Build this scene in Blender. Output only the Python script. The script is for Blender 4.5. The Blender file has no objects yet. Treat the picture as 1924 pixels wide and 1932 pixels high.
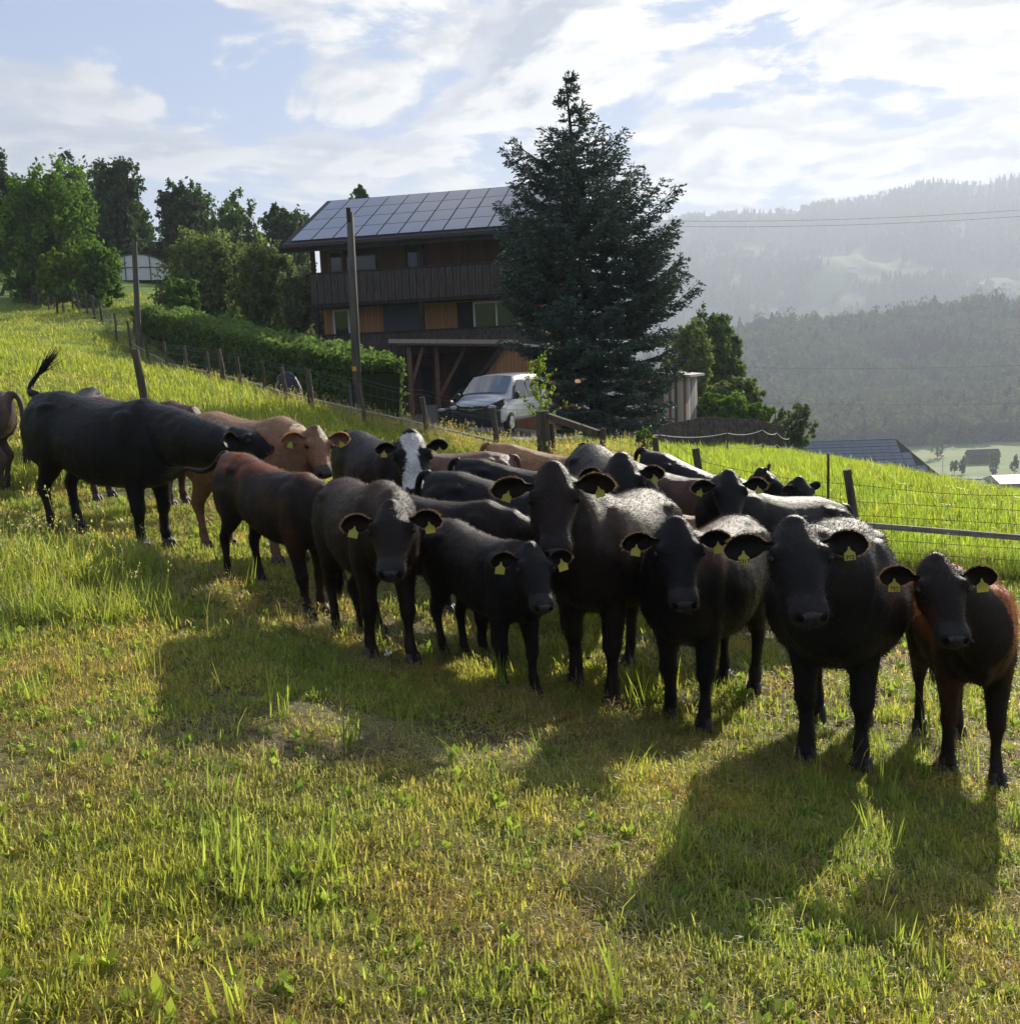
import bpy, math, random
import numpy as np
from mathutils import Vector, Matrix
R = math.radians
sc = bpy.context.scene
col = sc.collection
rng = np.random.default_rng(7)
random.seed(7)

# ------------------------------------------------------------------ camera
EYE = 1.6
PITCH, ROLL, FPX = R(8.2), R(2.5), 1924.0
cF = np.array([0, math.cos(PITCH), -math.sin(PITCH)])
cR0 = np.array([1.0, 0, 0]); cU0 = np.array([0, math.sin(PITCH), math.cos(PITCH)])
cR = math.cos(ROLL)*cR0 - math.sin(ROLL)*cU0
cU = math.sin(ROLL)*cR0 + math.cos(ROLL)*cU0
CAM = np.array([0, 0, EYE])
cd = bpy.data.cameras.new('camera'); cam = bpy.data.objects.new('camera', cd); col.objects.link(cam)
cam.matrix_world = Matrix(((cR[0], cU[0], -cF[0], 0), (cR[1], cU[1], -cF[1], 0), (cR[2], cU[2], -cF[2], EYE), (0, 0, 0, 1)))
cd.sensor_fit = 'HORIZONTAL'; cd.sensor_width = 36; cd.lens = 36*FPX/1924
cd.clip_start = 0.05; cd.clip_end = 20000
sc.camera = cam

def P(u, v, d):
    "point seen at photo position (u, v) that stands d metres away"
    r = cF + (u-962)/FPX*cR - (v-966)/FPX*cU
    return CAM + r*(d/r[1])

# ------------------------------------------------------------------ world, sun
SUN_AZ, SUN_EL = 29.0, 25.0
w = bpy.data.worlds.new('World'); sc.world = w; w.use_nodes = True
S = np.array([math.sin(R(SUN_AZ))*math.cos(R(SUN_EL)), math.cos(R(SUN_AZ))*math.cos(R(SUN_EL)), math.sin(R(SUN_EL))])
nt = w.node_tree; nt.nodes.clear()
def N(t, kind, ins=None, **kw):
    n = t.nodes.new(kind)
    for k, v in kw.items(): setattr(n, k, v)
    for k, v in (ins or {}).items():
        if hasattr(v, 'is_output') or isinstance(v, bpy.types.NodeSocket): t.links.new(v, n.inputs[k])
        else: n.inputs[k].default_value = v
    return n
def math_(t, op, a, b=None, c=None, clamp=False):
    n = t.nodes.new('ShaderNodeMath'); n.operation = op; n.use_clamp = clamp
    for i, x in enumerate((a, b, c)):
        if x is None: continue
        if isinstance(x, bpy.types.NodeSocket): t.links.new(x, n.inputs[i])
        else: n.inputs[i].default_value = x
    return n.outputs[0]
def mixc(t, fac, a, b, mode='MIX'):
    n = t.nodes.new('ShaderNodeMix'); n.data_type = 'RGBA'; n.blend_type = mode
    for s, x in ((0, fac), (6, a), (7, b)):
        if isinstance(x, bpy.types.NodeSocket): t.links.new(x, n.inputs[s])
        else: n.inputs[s].default_value = x if s == 0 else (*x, 1)[:4]
    return n.outputs[2]
def mapr(t, x, a, b, c=0., d=1., smooth=True):
    n = t.nodes.new('ShaderNodeMapRange'); n.interpolation_type = 'SMOOTHSTEP' if smooth else 'LINEAR'
    t.links.new(x, n.inputs[0])
    for i, q in enumerate((a, b, c, d)): n.inputs[i+1].default_value = q
    return n.outputs[0]
sky = N(nt, 'ShaderNodeTexSky', sky_type='NISHITA', sun_disc=False, sun_elevation=R(SUN_EL), sun_rotation=R(SUN_AZ), altitude=500, air_density=1.0, dust_density=1.2, ozone_density=1.5)
tc = N(nt, 'ShaderNodeTexCoord')
sep = N(nt, 'ShaderNodeSeparateXYZ', {0: tc.outputs['Generated']})
zz = math_(nt, 'ADD', math_(nt, 'MAXIMUM', sep.outputs[2], 0.0), 0.16)
px = math_(nt, 'DIVIDE', sep.outputs[0], zz); py = math_(nt, 'DIVIDE', sep.outputs[1], zz)
def cloudnoise(dx, dy, scale, detail, rough, dist):
    cv = N(nt, 'ShaderNodeCombineXYZ', {0: math_(nt, 'ADD', px, dx), 1: math_(nt, 'ADD', py, dy), 2: 0.0})
    n = N(nt, 'ShaderNodeTexNoise', {'Vector': cv.outputs[0], 'Scale': scale, 'Detail': detail, 'Roughness': rough, 'Distortion': dist})
    return n.outputs[0]
CX, CY = 3.1, 1.7
n1 = cloudnoise(CX, CY, 1.75, 10, 0.58, 0.35)
n1s = cloudnoise(CX+S[0]*0.09, CY+S[1]*0.09, 1.75, 10, 0.58, 0.35)
n2 = cloudnoise(7.3, 1.1, 3.4, 9, 0.62, 0.25)
dotn = N(nt, 'ShaderNodeVectorMath', {0: tc.outputs['Generated'], 1: tuple(S)}, operation='DOT_PRODUCT')
sunf = mapr(nt, dotn.outputs[1], 0.62, 1.0)
sunf2 = mapr(nt, dotn.outputs[1], 0.86, 1.0)
dens = math_(nt, 'ADD', math_(nt, 'ADD', n1, math_(nt, 'MULTIPLY', n2, 0.26)), math_(nt, 'MULTIPLY', sunf, 0.04))
mask = mapr(nt, dens, 0.585, 0.655)
thick = mapr(nt, dens, 0.61, 0.76)
edge = mapr(nt, math_(nt, 'SUBTRACT', n1, n1s), -0.045, 0.06)
lit = math_(nt, 'ADD', math_(nt, 'MULTIPLY', edge, 0.7), math_(nt, 'MULTIPLY', math_(nt, 'SUBTRACT', 1.0, thick), 0.38), clamp=True)
ccol = mixc(nt, lit, (1.75, 2.15, 3.15), (6.8, 6.6, 6.4))
ccol2 = mixc(nt, math_(nt, 'MULTIPLY', sunf, lit), ccol, (12., 11.2, 9.6))
ccol3 = mixc(nt, math_(nt, 'MULTIPLY', sunf2, 0.4), ccol2, (11.5, 10.6, 8.9))
skyc = mixc(nt, 0.88, sky.outputs[0], (1.55, 2.75, 5.6))
fin = mixc(nt, math_(nt, 'MULTIPLY', mask, 0.93), skyc, ccol3)
bg = N(nt, 'ShaderNodeBackground', {'Color': fin, 'Strength': 0.057})
wo = N(nt, 'ShaderNodeOutputWorld', {0: bg.outputs[0]})

sl = bpy.data.lights.new('sun', 'SUN'); sl.energy = 4.6; sl.angle = R(0.53); sl.color = (1.0, 0.93, 0.79)
so = bpy.data.objects.new('sun', sl); col.objects.link(so)
so.rotation_euler = Vector((-S[0], -S[1], -S[2])).to_track_quat('-Z', 'Y').to_euler()

sc.view_settings.view_transform = 'Standard'; sc.view_settings.look = 'None'
sc.view_settings.exposure = 1.1; sc.view_settings.gamma = 1
sc.render.engine = 'CYCLES'
cy = sc.cycles
cy.max_bounces = 6; cy.diffuse_bounces = 3; cy.glossy_bounces = 3; cy.transmission_bounces = 4; cy.volume_bounces = 0; cy.transparent_max_bounces = 6
cy.volume_step_rate = 1

# ------------------------------------------------------------------ materials
MATS = {}
def pmat(name, colr, rough=0.6, spec=0.5, metal=0.0, noise=0.0, nscale=8.0, col2=None, bump=0.0, bscale=40., coat=0.0, sheen=0., transl=0.0, stretch=(1, 1, 1), coords='Object', attr=None):
    m = bpy.data.materials.new(name); m.use_nodes = True; t = m.node_tree; t.nodes.clear()
    out = t.nodes.new('ShaderNodeOutputMaterial')
    b = N(t, 'ShaderNodeBsdfPrincipled', {'Roughness': rough, 'Metallic': metal, 'Specular IOR Level': spec, 'Coat Weight': coat, 'Sheen Weight': sheen})
    tcn = t.nodes.new('ShaderNodeTexCoord')
    vec = tcn.outputs[coords] if coords != 'World' else t.nodes.new('ShaderNodeNewGeometry').outputs['Position']
    mp = N(t, 'ShaderNodeMapping', {0: vec, 'Scale': stretch})
    c = None
    if attr:
        a = N(t, 'ShaderNodeAttribute', attribute_name=attr); c = a.outputs[0]
    if noise or col2:
        nz = N(t, 'ShaderNodeTexNoise', {'Vector': mp.outputs[0], 'Scale': nscale, 'Detail': 6., 'Roughness': .6})
        f = mapr(t, nz.outputs[0], .35, .65)
        c2 = col2 if col2 else tuple(x*(1-noise) for x in colr)
        if c is None: c = mixc(t, f, c2, colr)
        else: c = mixc(t, 1.0, c, mixc(t, f, (1-noise,)*3, (1.,)*3), 'MULTIPLY')
    if c is None: b.inputs['Base Color'].default_value = (*colr, 1)
    else: t.links.new(c, b.inputs['Base Color'])
    if bump:
        nb = N(t, 'ShaderNodeTexNoise', {'Vector': mp.outputs[0], 'Scale': bscale, 'Detail': 5., 'Roughness': .6})
        bp = N(t, 'ShaderNodeBump', {'Strength': bump, 'Distance': .02, 'Height': nb.outputs[0]})
        t.links.new(bp.outputs[0], b.inputs['Normal'])
    sh = b.outputs[0]
    if transl:
        tr = t.nodes.new('ShaderNodeBsdfTranslucent')
        if c is None: tr.inputs[0].default_value = (*[min(1, x*1.5) for x in colr], 1)
        else: t.links.new(mixc(t, 1.0, c, (1.5, 1.5, 1.1), 'MULTIPLY'), tr.inputs[0])
        mx = N(t, 'ShaderNodeMixShader', {0: transl, 1: sh, 2: tr.outputs[0]}); sh = mx.outputs[0]
    t.links.new(sh, out.inputs[0])
    MATS[name] = m
    return m

# ------------------------------------------------------------------ objects
def tag(o, label=None, cat=None, group=None, kind=None):
    if label: o['label'] = label
    if cat: o['category'] = cat
    if group: o['group'] = group
    if kind: o['kind'] = kind
    return o
def empty(name, loc, label, cat, group=None, rz=0.0):
    o = bpy.data.objects.new(name, None); col.objects.link(o); o.location = loc; o.rotation_euler = (0, 0, rz)
    o.empty_display_size = .2
    return tag(o, label, cat, group)
class MB:
    def __init__(s): s.v = []; s.f = []; s.m = []; s.n = 0; s.c = []
    def add(s, v, f, m=0):
        v = np.asarray(v, float).reshape(-1, 3); s.v.append(v)
        for q in f: s.f.append(tuple(int(i)+s.n for i in q)); s.m.append(m)
        s.n += len(v)
    def box(s, x0, x1, y0, y1, z0, z1, m=0):
        v = [(x0,y0,z0),(x1,y0,z0),(x1,y1,z0),(x0,y1,z0),(x0,y0,z1),(x1,y0,z1),(x1,y1,z1),(x0,y1,z1)]
        s.add(v, [(0,3,2,1),(4,5,6,7),(0,1,5,4),(1,2,6,5),(2,3,7,6),(3,0,4,7)], m)
    def beam(s, a, b, wx, wz, m=0, up=(0,0,1)):
        a = np.array(a, float); b = np.array(b, float); d = b-a; d /= np.linalg.norm(d)
        u = np.cross(d, up)
        if np.linalg.norm(u) < 1e-3: u = np.cross(d, (1,0,0))
        u /= np.linalg.norm(u); q = np.cross(u, d)
        v = [p+u*i*wx/2+q*j*wz/2 for p in (a, b) for i, j in ((-1,-1),(1,-1),(1,1),(-1,1))]
        s.add(v, [(3,2,1,0),(4,5,6,7),(0,1,5,4),(1,2,6,5),(2,3,7,6),(3,0,4,7)], m)
    def prism(s, poly, axis, a, b, m=0):
        "poly: list of 2D points, extruded along axis (0,1,2) from a to b"
        n = len(poly); v = []
        for t in (a, b):
            for p in poly:
                q = [0,0,0]; o = [i for i in range(3) if i != axis]
                q[axis] = t; q[o[0]] = p[0]; q[o[1]] = p[1]; v.append(q)
        f = [tuple(range(n))[::-1], tuple(range(n, 2*n))] + [(i, (i+1) % n, n+(i+1) % n, n+i) for i in range(n)]
        s.add(v, f, m)
    def tube(s, pts, rad, n=8, m=0, cap=True):
        pts = np.asarray(pts, float); k = len(pts)
        rad = np.full(k, rad) if np.isscalar(rad) else np.asarray(rad)
        tg = np.gradient(pts, axis=0); tg /= (np.linalg.norm(tg, axis=1)[:, None]+1e-9)
        ref = np.array([0, 0, 1.0]) if abs(tg[0][2]) < .9 else np.array([1.0, 0, 0])
        vs = []
        for i in range(k):
            u = np.cross(tg[i], ref); u /= np.linalg.norm(u)+1e-9; q = np.cross(u, tg[i]); ref = q
            for j in range(n):
                a = 2*math.pi*j/n; vs.append(pts[i]+rad[i]*(u*math.cos(a)+q*math.sin(a)))
        f = [(i*n+j, i*n+(j+1) % n, (i+1)*n+(j+1) % n, (i+1)*n+j) for i in range(k-1) for j in range(n)]
        if cap: f += [tuple(range(n))[::-1], tuple(range((k-1)*n, k*n))]
        s.add(vs, f, m)
    def loft(s, rings, m=0):
        n = len(rings[0]); k = len(rings)
        f = [(i*n+j, i*n+(j+1) % n, (i+1)*n+(j+1) % n, (i+1)*n+j) for i in range(k-1) for j in range(n)]
        f += [tuple(range(n))[::-1], tuple(range((k-1)*n, k*n))]
        s.add(np.concatenate(rings), f, m)
    def sphere(s, c, r, nu=12, nv=8, m=0):
        r = np.ones(3)*r; v = []; f = []
        for i in range(nv+1):
            th = math.pi*i/nv
            for j in range(nu):
                ph = 2*math.pi*j/nu
                v.append((c[0]+r[0]*math.sin(th)*math.cos(ph), c[1]+r[1]*math.sin(th)*math.sin(ph), c[2]+r[2]*math.cos(th)))
        for i in range(nv):
            for j in range(nu): f.append((i*nu+j, (i+1)*nu+j, (i+1)*nu+(j+1) % nu, i*nu+(j+1) % nu))
        s.add(v, f, m)
    def mesh(s, name, mats):
        me = bpy.data.meshes.new(name)
        me.from_pydata(np.concatenate(s.v).tolist() if s.v else [], [], s.f)
        for q in (mats if isinstance(mats, (list, tuple)) else [mats]): me.materials.append(q)
        if any(s.m): me.polygons.foreach_set('material_index', s.m)
        return me
    def build(s, name, mats, parent=None, smooth=False, loc=None):
        me = s.mesh(name, mats)
        if smooth: me.polygons.foreach_set('use_smooth', [True]*len(me.polygons))
        me.update()
        o = bpy.data.objects.new(name, me); col.objects.link(o)
        if parent is not None: o.parent = parent
        if loc is not None: o.location = loc
        return o
def bevel(o, wd=.01, seg=2):
    md = o.modifiers.new('b', 'BEVEL'); md.width = wd; md.segments = seg; md.limit_method = 'ANGLE'; md.angle_limit = R(40); return o
def quads_mesh(name, V, mat, colr=None):
    "V: (n,k,3) loose polygons; colr (n,3)"
    n, k, _ = V.shape
    me = bpy.data.meshes.new(name); me.vertices.add(n*k); me.vertices.foreach_set('co', V.reshape(-1).astype(np.float32))
    me.loops.add(n*k); me.loops.foreach_set('vertex_index', np.arange(n*k, dtype=np.int32))
    me.polygons.add(n); me.polygons.foreach_set('loop_start', np.arange(0, n*k, k, dtype=np.int32))
    me.polygons.foreach_set('loop_total', np.full(n, k, dtype=np.int32))
    if colr is not None:
        a = me.color_attributes.new('tint', 'FLOAT_COLOR', 'POINT')
        c = np.ones((n, k, 4), np.float32); c[:, :, :3] = colr[:, None, :]
        a.data.foreach_set('color', c.reshape(-1))
    me.update(calc_edges=True)
    for q in (mat if isinstance(mat, (list, tuple)) else [mat]): me.materials.append(q)
    return me
def link(name, me, parent=None):
    o = bpy.data.objects.new(name, me); col.objects.link(o)
    if parent is not None: o.parent = parent
    return o

# ------------------------------------------------------------------ terrain
_h = rng.random((256, 256))
def vnoise(x, y):
    x = np.asarray(x, float); y = np.asarray(y, float)
    xi = np.floor(x).astype(int); yi = np.floor(y).astype(int); fx = x-xi; fy = y-yi
    fx = fx*fx*(3-2*fx); fy = fy*fy*(3-2*fy)
    g = lambda a, b: _h[a % 256, b % 256]
    return (g(xi, yi)*(1-fx)+g(xi+1, yi)*fx)*(1-fy)+(g(xi, yi+1)*(1-fx)+g(xi+1, yi+1)*fx)*fy
def fbm(x, y, o=4):
    s = 0; a = .5
    for i in range(o): s = s+a*vnoise(x*2**i+i*17.3, y*2**i+i*9.1); a *= .5
    return s
CT = [(962,1932,2.3),(0,1932,2.15),(1924,1932,2.65),(-500,1932,2.0),(2500,1932,3.1),
 (1620,1450,5.0),(1865,1470,4.95),(1297,1377,5.8),(1122,1328,5.9),(978,1315,5.5),(738,1250,5.75),
 (412,1085,8.35),(596,1165,7.3),(315,1040,9.7),(510,1060,9.1),(-100,1120,7.0),(60,1060,7.4),
 (5,925,13),(230,965,11.6),(1370,1190,8.3),(1650,1230,8.5),
 (283,812,17),(200,700,27),(0,740,20),(-300,700,22),(0,655,33),
 (588,785,24),(501,758,27),(424,736,29.5),(354,718,33),(281,695,37.5),(220,650,43),(178,605,49),(93,595,57),(0,583,60),(-200,560,62),
 (691,818,21.5),(807,852,19),(939,888,17),(1025,898,15.5),(1235,945,13.3),(1333,1036,12.5),(1620,1070,12),(1924,1090,11.5),
 (678,822,30),(870,812,37),(720,798,42),(600,800,46),(1000,830,33),(1130,832,31),(1010,795,44),(1265,808,45),(1240,852,40),(1924,955,20),(1924,945,28),(1700,915,20),(1700,905,28),(1600,900,20),(1600,885,29),(1800,918,30),(870,838,24),(870,824,30),(800,828,26),(960,850,24),(960,838,30),(1130,850,22),
 (1340,868,24),(1400,862,30),(1480,853,44),(1700,899,42),(1924,940,40),(2300,960,38),
 (262,530,80),(400,590,60),(120,480,95),(-400,420,100),(600,600,75)]
CP = [P(*c) for c in CT]
CP += [np.array(q) for q in ((0,0,.02),(-2,-2,.5),(2,-2,-.35),(-8,-6,1.6),(8,-6,-1.5),(-30,-20,6),(30,-20,-7),(0,-30,0),
  (-60,20,14),(-90,60,24),(60,10,-13),(50,30,-11),(30,60,-9),(12,62,-5.5),(40,62,-12),(30,120,-24),(0,80,-2.0),(0,130,-9),(-30,110,10),(-80,150,30),(70,60,-21),(-10,58,.2))]
CP = np.array(CP)
def warp(x, y):
    r = np.hypot(x, y)+1e-6; q = 6*np.log1p(r/6)/r
    return np.stack([x*q, y*q], -1)
def _k(r2): return np.where(r2 > 1e-12, .5*r2*np.log(np.maximum(r2, 1e-12)), 0)
_W = warp(CP[:, 0], CP[:, 1]); _n = len(_W)
_K = _k(((_W[:, None]-_W[None])**2).sum(-1))+np.eye(_n)*0.02
_Pm = np.hstack([np.ones((_n, 1)), _W]); _A = np.zeros((_n+3, _n+3)); _A[:_n, :_n] = _K; _A[:_n, _n:] = _Pm; _A[_n:, :_n] = _Pm.T
_sol = np.linalg.solve(_A, np.concatenate([CP[:, 2], np.zeros(3)]))
def gz(x, y):
    x = np.asarray(x, float); y = np.asarray(y, float); sh = x.shape
    W_ = warp(x.ravel(), y.ravel()); out = np.empty(len(W_))
    for i in range(0, len(W_), 20000):
        w_ = W_[i:i+20000]
        out[i:i+20000] = _k(((w_[:, None]-_W[None])**2).sum(-1))@_sol[:_n]+_sol[_n]+w_@_sol[_n+1:]
    out = out.reshape(sh); r = np.hypot(x, y)
    az = np.degrees(np.arctan2(x, y))
    t = np.clip((r-90)/260, 0, 1); t = t*t*(3-2*t)
    L = np.clip((-az-2)/14, 0, 1)*np.clip((az+175)/20, 0, 1)
    far = -60*(1-L)+L*30
    out = out*(1-t)+far*t
    near = np.clip(1-r/40, 0, 1)
    out = out+near*((fbm(x*1.3, y*1.3)-.47)*.10)+np.clip(r/60, 0, 1)*np.clip(2-r/150, 0, 1)*(fbm(x*.1, y*.1)-.47)*.6
    return out
def G(u, d, v=900):
    "ground point under photo column u, d metres away"
    p = P(u, v, d)
    for _ in range(3):
        z = float(gz(p[0], p[1])); q = (p-CAM)
        # slide along the column so that the column u is kept at ground level
        vv = v
        lo, hi = -500, 4000
        for _i in range(30):
            mid = (lo+hi)/2
            if P(u, mid, d)[2] > z: lo = mid
            else: hi = mid
        p = P(u, lo, d)
    return np.array([p[0], p[1], float(gz(p[0], p[1]))])
def hit(u, v):
    lo, hi = 1.0, 1.0
    d = 1.5
    while d < 200:
        p = P(u, v, d)
        if p[2] < gz(p[0], p[1]): break
        d *= 1.02
    lo, hi = d/1.02, d
    for _ in range(20):
        m = (lo+hi)/2; p = P(u, v, m)
        if p[2] < gz(p[0], p[1]): hi = m
        else: lo = m
    p = P(u, v, hi); return np.array([p[0], p[1], float(gz(p[0], p[1]))])

# ground sheet
def ground_mat():
    m = bpy.data.materials.new('pasture_soil'); m.use_nodes = True; t = m.node_tree; t.nodes.clear()
    g = t.nodes.new('ShaderNodeNewGeometry'); pos = g.outputs['Position']
    n1 = N(t, 'ShaderNodeTexNoise', {'Vector': pos, 'Scale': 1.1, 'Detail': 8., 'Roughness': .65}).outputs[0]
    n2 = N(t, 'ShaderNodeTexNoise', {'Vector': pos, 'Scale': 14., 'Detail': 6., 'Roughness': .7}).outputs[0]
    n3 = N(t, 'ShaderNodeTexNoise', {'Vector': pos, 'Scale': .09, 'Detail': 4., 'Roughness': .6}).outputs[0]
    soil = mixc(t, mapr(t, n2, .35, .65), (.045, .032, .02), (.15, .115, .065))
    straw = mixc(t, mapr(t, n2, .3, .7), (.10, .12, .035), (.24, .21, .09))
    near = mixc(t, mapr(t, n1, .36, .6), soil, straw)
    mead = mixc(t, mapr(t, n2, .3, .7), (.075, .13, .018), (.15, .23, .035))
    mead = mixc(t, mapr(t, n3, .35, .7), mead, (.17, .24, .05))
    d = N(t, 'ShaderNodeVectorMath', {0: pos}, operation='LENGTH').outputs[1]
    c = mixc(t, mapr(t, d, 7., 26.), near, mead)
    # valley fields: strips of crops and meadow
    mp = N(t, 'ShaderNodeMapping', {0: pos, 'Rotation': (0, 0, .5), 'Scale': (.004, .018, .01)})
    vo = N(t, 'ShaderNodeTexVoronoi', {'Vector': mp.outputs[0], 'Scale': 1.0})
    fld = mixc(t, .55, (.13, .2, .045), N(t, 'ShaderNodeHueSaturation', {'Color': mixc(t, vo.outputs[1], (.10, .18, .03), (.30, .29, .12)), 'Saturation': 1.0}).outputs[0])
    c = mixc(t, mapr(t, d, 150., 260.), c, fld)
    b = N(t, 'ShaderNodeBsdfPrincipled', {'Base Color': c, 'Roughness': .9, 'Specular IOR Level': .2})
    bp = N(t, 'ShaderNodeBump', {'Strength': .7, 'Distance': .05, 'Height': n2}); t.links.new(bp.outputs[0], b.inputs['Normal'])
    o = N(t, 'ShaderNodeOutputMaterial', {0: b.outputs[0]})
    return m
rr = np.concatenate([np.linspace(.0, 2, 8)[:-1], np.geomspace(2, 6000, 250)])
aa = np.radians(np.concatenate([np.arange(-180, -42, 4), np.arange(-42, 42, .5), np.arange(42, 180, 4)]))
RR, AA = np.meshgrid(rr, aa, indexing='ij'); GX = RR*np.sin(AA); GY = RR*np.cos(AA); GZ = gz(GX, GY)
nr, na = RR.shape
idx = np.arange(nr*na).reshape(nr, na)
fq = np.stack([idx[:-1, :], np.roll(idx, -1, 1)[:-1, :], np.roll(idx, -1, 1)[1:, :], idx[1:, :]], -1).reshape(-1, 4)
mb = MB(); mb.add(np.stack([GX, GY, GZ], -1).reshape(-1, 3), [])
me = bpy.data.meshes.new('ground'); me.from_pydata(np.stack([GX, GY, GZ], -1).reshape(-1, 3).tolist(), [], fq[:, ::-1].tolist())
me.polygons.foreach_set('use_smooth', [True]*len(me.polygons)); me.materials.append(ground_mat()); me.update()
tag(link('ground', me), kind='structure')
# ------------------------------------------------------------------ far hills
def interp(u, pts):
    a = np.array(pts, float); return np.interp(u, a[:, 0], a[:, 1])
RIDGE = [(-2500,600),(0,590),(600,575),(1000,480),(1200,420),(1290,410),(1400,402),(1470,400),(1500,403),(1516,389),(1600,379),(1650,373),(1700,356),(1760,342),(1850,349),(1924,333),(2100,300),(2500,310),(4500,380)]
MIDR = [(-500,760),(1000,720),(1200,700),(1380,634),(1450,617),(1600,612),(1700,598),(1800,583),(1924,578),(2400,570),(4500,600)]
PASTURE = [(1600,520,70,22),(1560,545,40,25),(1545,600,38,28),(1640,480,30,12),(1700,510,50,16),(1860,520,60,16),(1924,545,60,30),(1440,580,35,14),(1490,612,60,12),(1620,490,90,18),(1330,600,40,15),(1410,468,30,12),(2100,520,120,30),(1600,570,30,20)]
def px_of(p):
    q = p-CAM; f = q@cF; return 962+FPX*(q@cR)/f, 966-FPX*(q@cU)/f
def hill(name, rv, d0, d1, z0, nu, ntt, amp, mat, pasture=None, u0=-2500, u1=4500):
    U = np.linspace(u0, u1, nu); T = np.linspace(0, 1.25, ntt)
    V = np.zeros((ntt, nu, 3))
    for i, u in enumerate(U):
        top = P(u, interp(u, rv), d1)
        dirx = top[0]/top[1]
        for j, t in enumerate(T):
            y = d0+(d1-d0)*t
            h = t**1.25 if t <= 1 else 1-.35*(t-1)/.25
            V[j, i] = (dirx*y, y, z0+(top[2]-z0)*h)
    tt = np.clip(T, 0, 1)[:, None]
    bump = (fbm(V[:, :, 0]*.004+5, V[:, :, 1]*.004)-.47)*amp*np.sin(np.pi*np.minimum(tt, 1))
    rid = (np.abs(fbm(V[:, :, 0]*.007, V[:, :, 1]*.0035+3)-.47))*-amp*1.2*np.sin(np.pi*np.minimum(tt, 1))
    V[:, :, 2] += bump+rid
    ix = np.arange(ntt*nu).reshape(ntt, nu)
    f = np.stack([ix[:-1, :-1], ix[:-1, 1:], ix[1:, 1:], ix[1:, :-1]], -1).reshape(-1, 4)
    me = bpy.data.meshes.new(name); me.from_pydata(V.reshape(-1, 3).tolist(), [], f.tolist())
    cc = np.zeros((ntt*nu, 4), np.float32); cc[:, 3] = 1
    u_, v_ = px_of(V.reshape(-1, 3)); msk = np.zeros(ntt*nu)
    for (a, b, ra, rb) in (pasture or []):
        wob = 1+.9*(fbm(u_*.03+a, v_*.05)-.47)*2
        msk = np.maximum(msk, (((u_-a)/ra)**2+((v_-b)/rb)**2 < wob).astype(float))
    cc[:, :3] = np.where(msk[:, None] > .5, np.array([[.12, .165, .06]]), np.array([[.05, .065, .035]]))
    at = me.color_attributes.new('tint', 'FLOAT_COLOR', 'POINT'); at.data.foreach_set('color', cc.reshape(-1))
    me.polygons.foreach_set('use_smooth', [True]*len(me.polygons)); me.materials.append(mat); me.update()
    tag(link(name, me), kind='structure')
    return V, msk.reshape(ntt, nu)
hm = pmat('hillside', (1, 1, 1), .95, .1, noise=.35, nscale=.02, attr='tint', coords='World')
VM, MM = hill('mountain', RIDGE, 1350, 2900, -62, 500, 110, 90, hm, PASTURE)
VH, MH = hill('wooded_hill', MIDR, 640, 1080, -62, 260, 50, 28, hm, [(1690,700,60,20)], u0=-500)
# instanced woods
def proto_coll(name, meshes):
    c = bpy.data.collections.new(name)
    for i, m_ in enumerate(meshes):
        o = bpy.data.objects.new('%s_%d' % (name, i), m_); c.objects.link(o)
    return c
def scatter(name, pts, rot, scl, idx, coll, mat=None):
    me = bpy.data.meshes.new(name); me.vertices.add(len(pts)); me.vertices.foreach_set('co', np.asarray(pts, np.float32).reshape(-1))
    a = me.attributes.new('rot', 'FLOAT_VECTOR', 'POINT'); a.data.foreach_set('vector', np.asarray(rot, np.float32).reshape(-1))
    a = me.attributes.new('scl', 'FLOAT_VECTOR', 'POINT'); a.data.foreach_set('vector', np.asarray(scl, np.float32).reshape(-1))
    a = me.attributes.new('idx', 'INT', 'POINT'); a.data.foreach_set('value', np.asarray(idx, np.int32))
    o = link(name, me)
    ng = bpy.data.node_groups.new(name, 'GeometryNodeTree')
    ng.interface.new_socket('Geometry', in_out='INPUT', socket_type='NodeSocketGeometry'); ng.interface.new_socket('Geometry', in_out='OUTPUT', socket_type='NodeSocketGeometry')
    gi = ng.nodes.new('NodeGroupInput'); go = ng.nodes.new('NodeGroupOutput')
    ci = ng.nodes.new('GeometryNodeCollectionInfo'); ci.inputs[0].default_value = coll; ci.inputs[1].default_value = True; ci.inputs[2].default_value = True
    ip = ng.nodes.new('GeometryNodeInstanceOnPoints'); ip.inputs['Pick Instance'].default_value = True
    def att(nm, ty):
        n = ng.nodes.new('GeometryNodeInputNamedAttribute'); n.data_type = ty; n.inputs[0].default_value = nm
        return n.outputs[0]
    ng.links.new(gi.outputs[0], ip.inputs['Points']); ng.links.new(ci.outputs[0], ip.inputs['Instance'])
    ng.links.new(att('idx', 'INT'), ip.inputs['Instance Index'])
    e2r = ng.nodes.new('FunctionNodeEulerToRotation'); ng.links.new(att('rot', 'FLOAT_VECTOR'), e2r.inputs[0])
    ng.links.new(e2r.outputs[0], ip.inputs['Rotation']); ng.links.new(att('scl', 'FLOAT_VECTOR'), ip.inputs['Scale'])
    ng.links.new(ip.outputs[0], go.inputs[0])
    md = o.modifiers.new('scatter', 'NODES'); md.node_group = ng
    return tag(o, kind='stuff')
leafm = pmat('foliage', (1, 1, 1), .75, .2, attr='tint', transl=.42)
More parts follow.
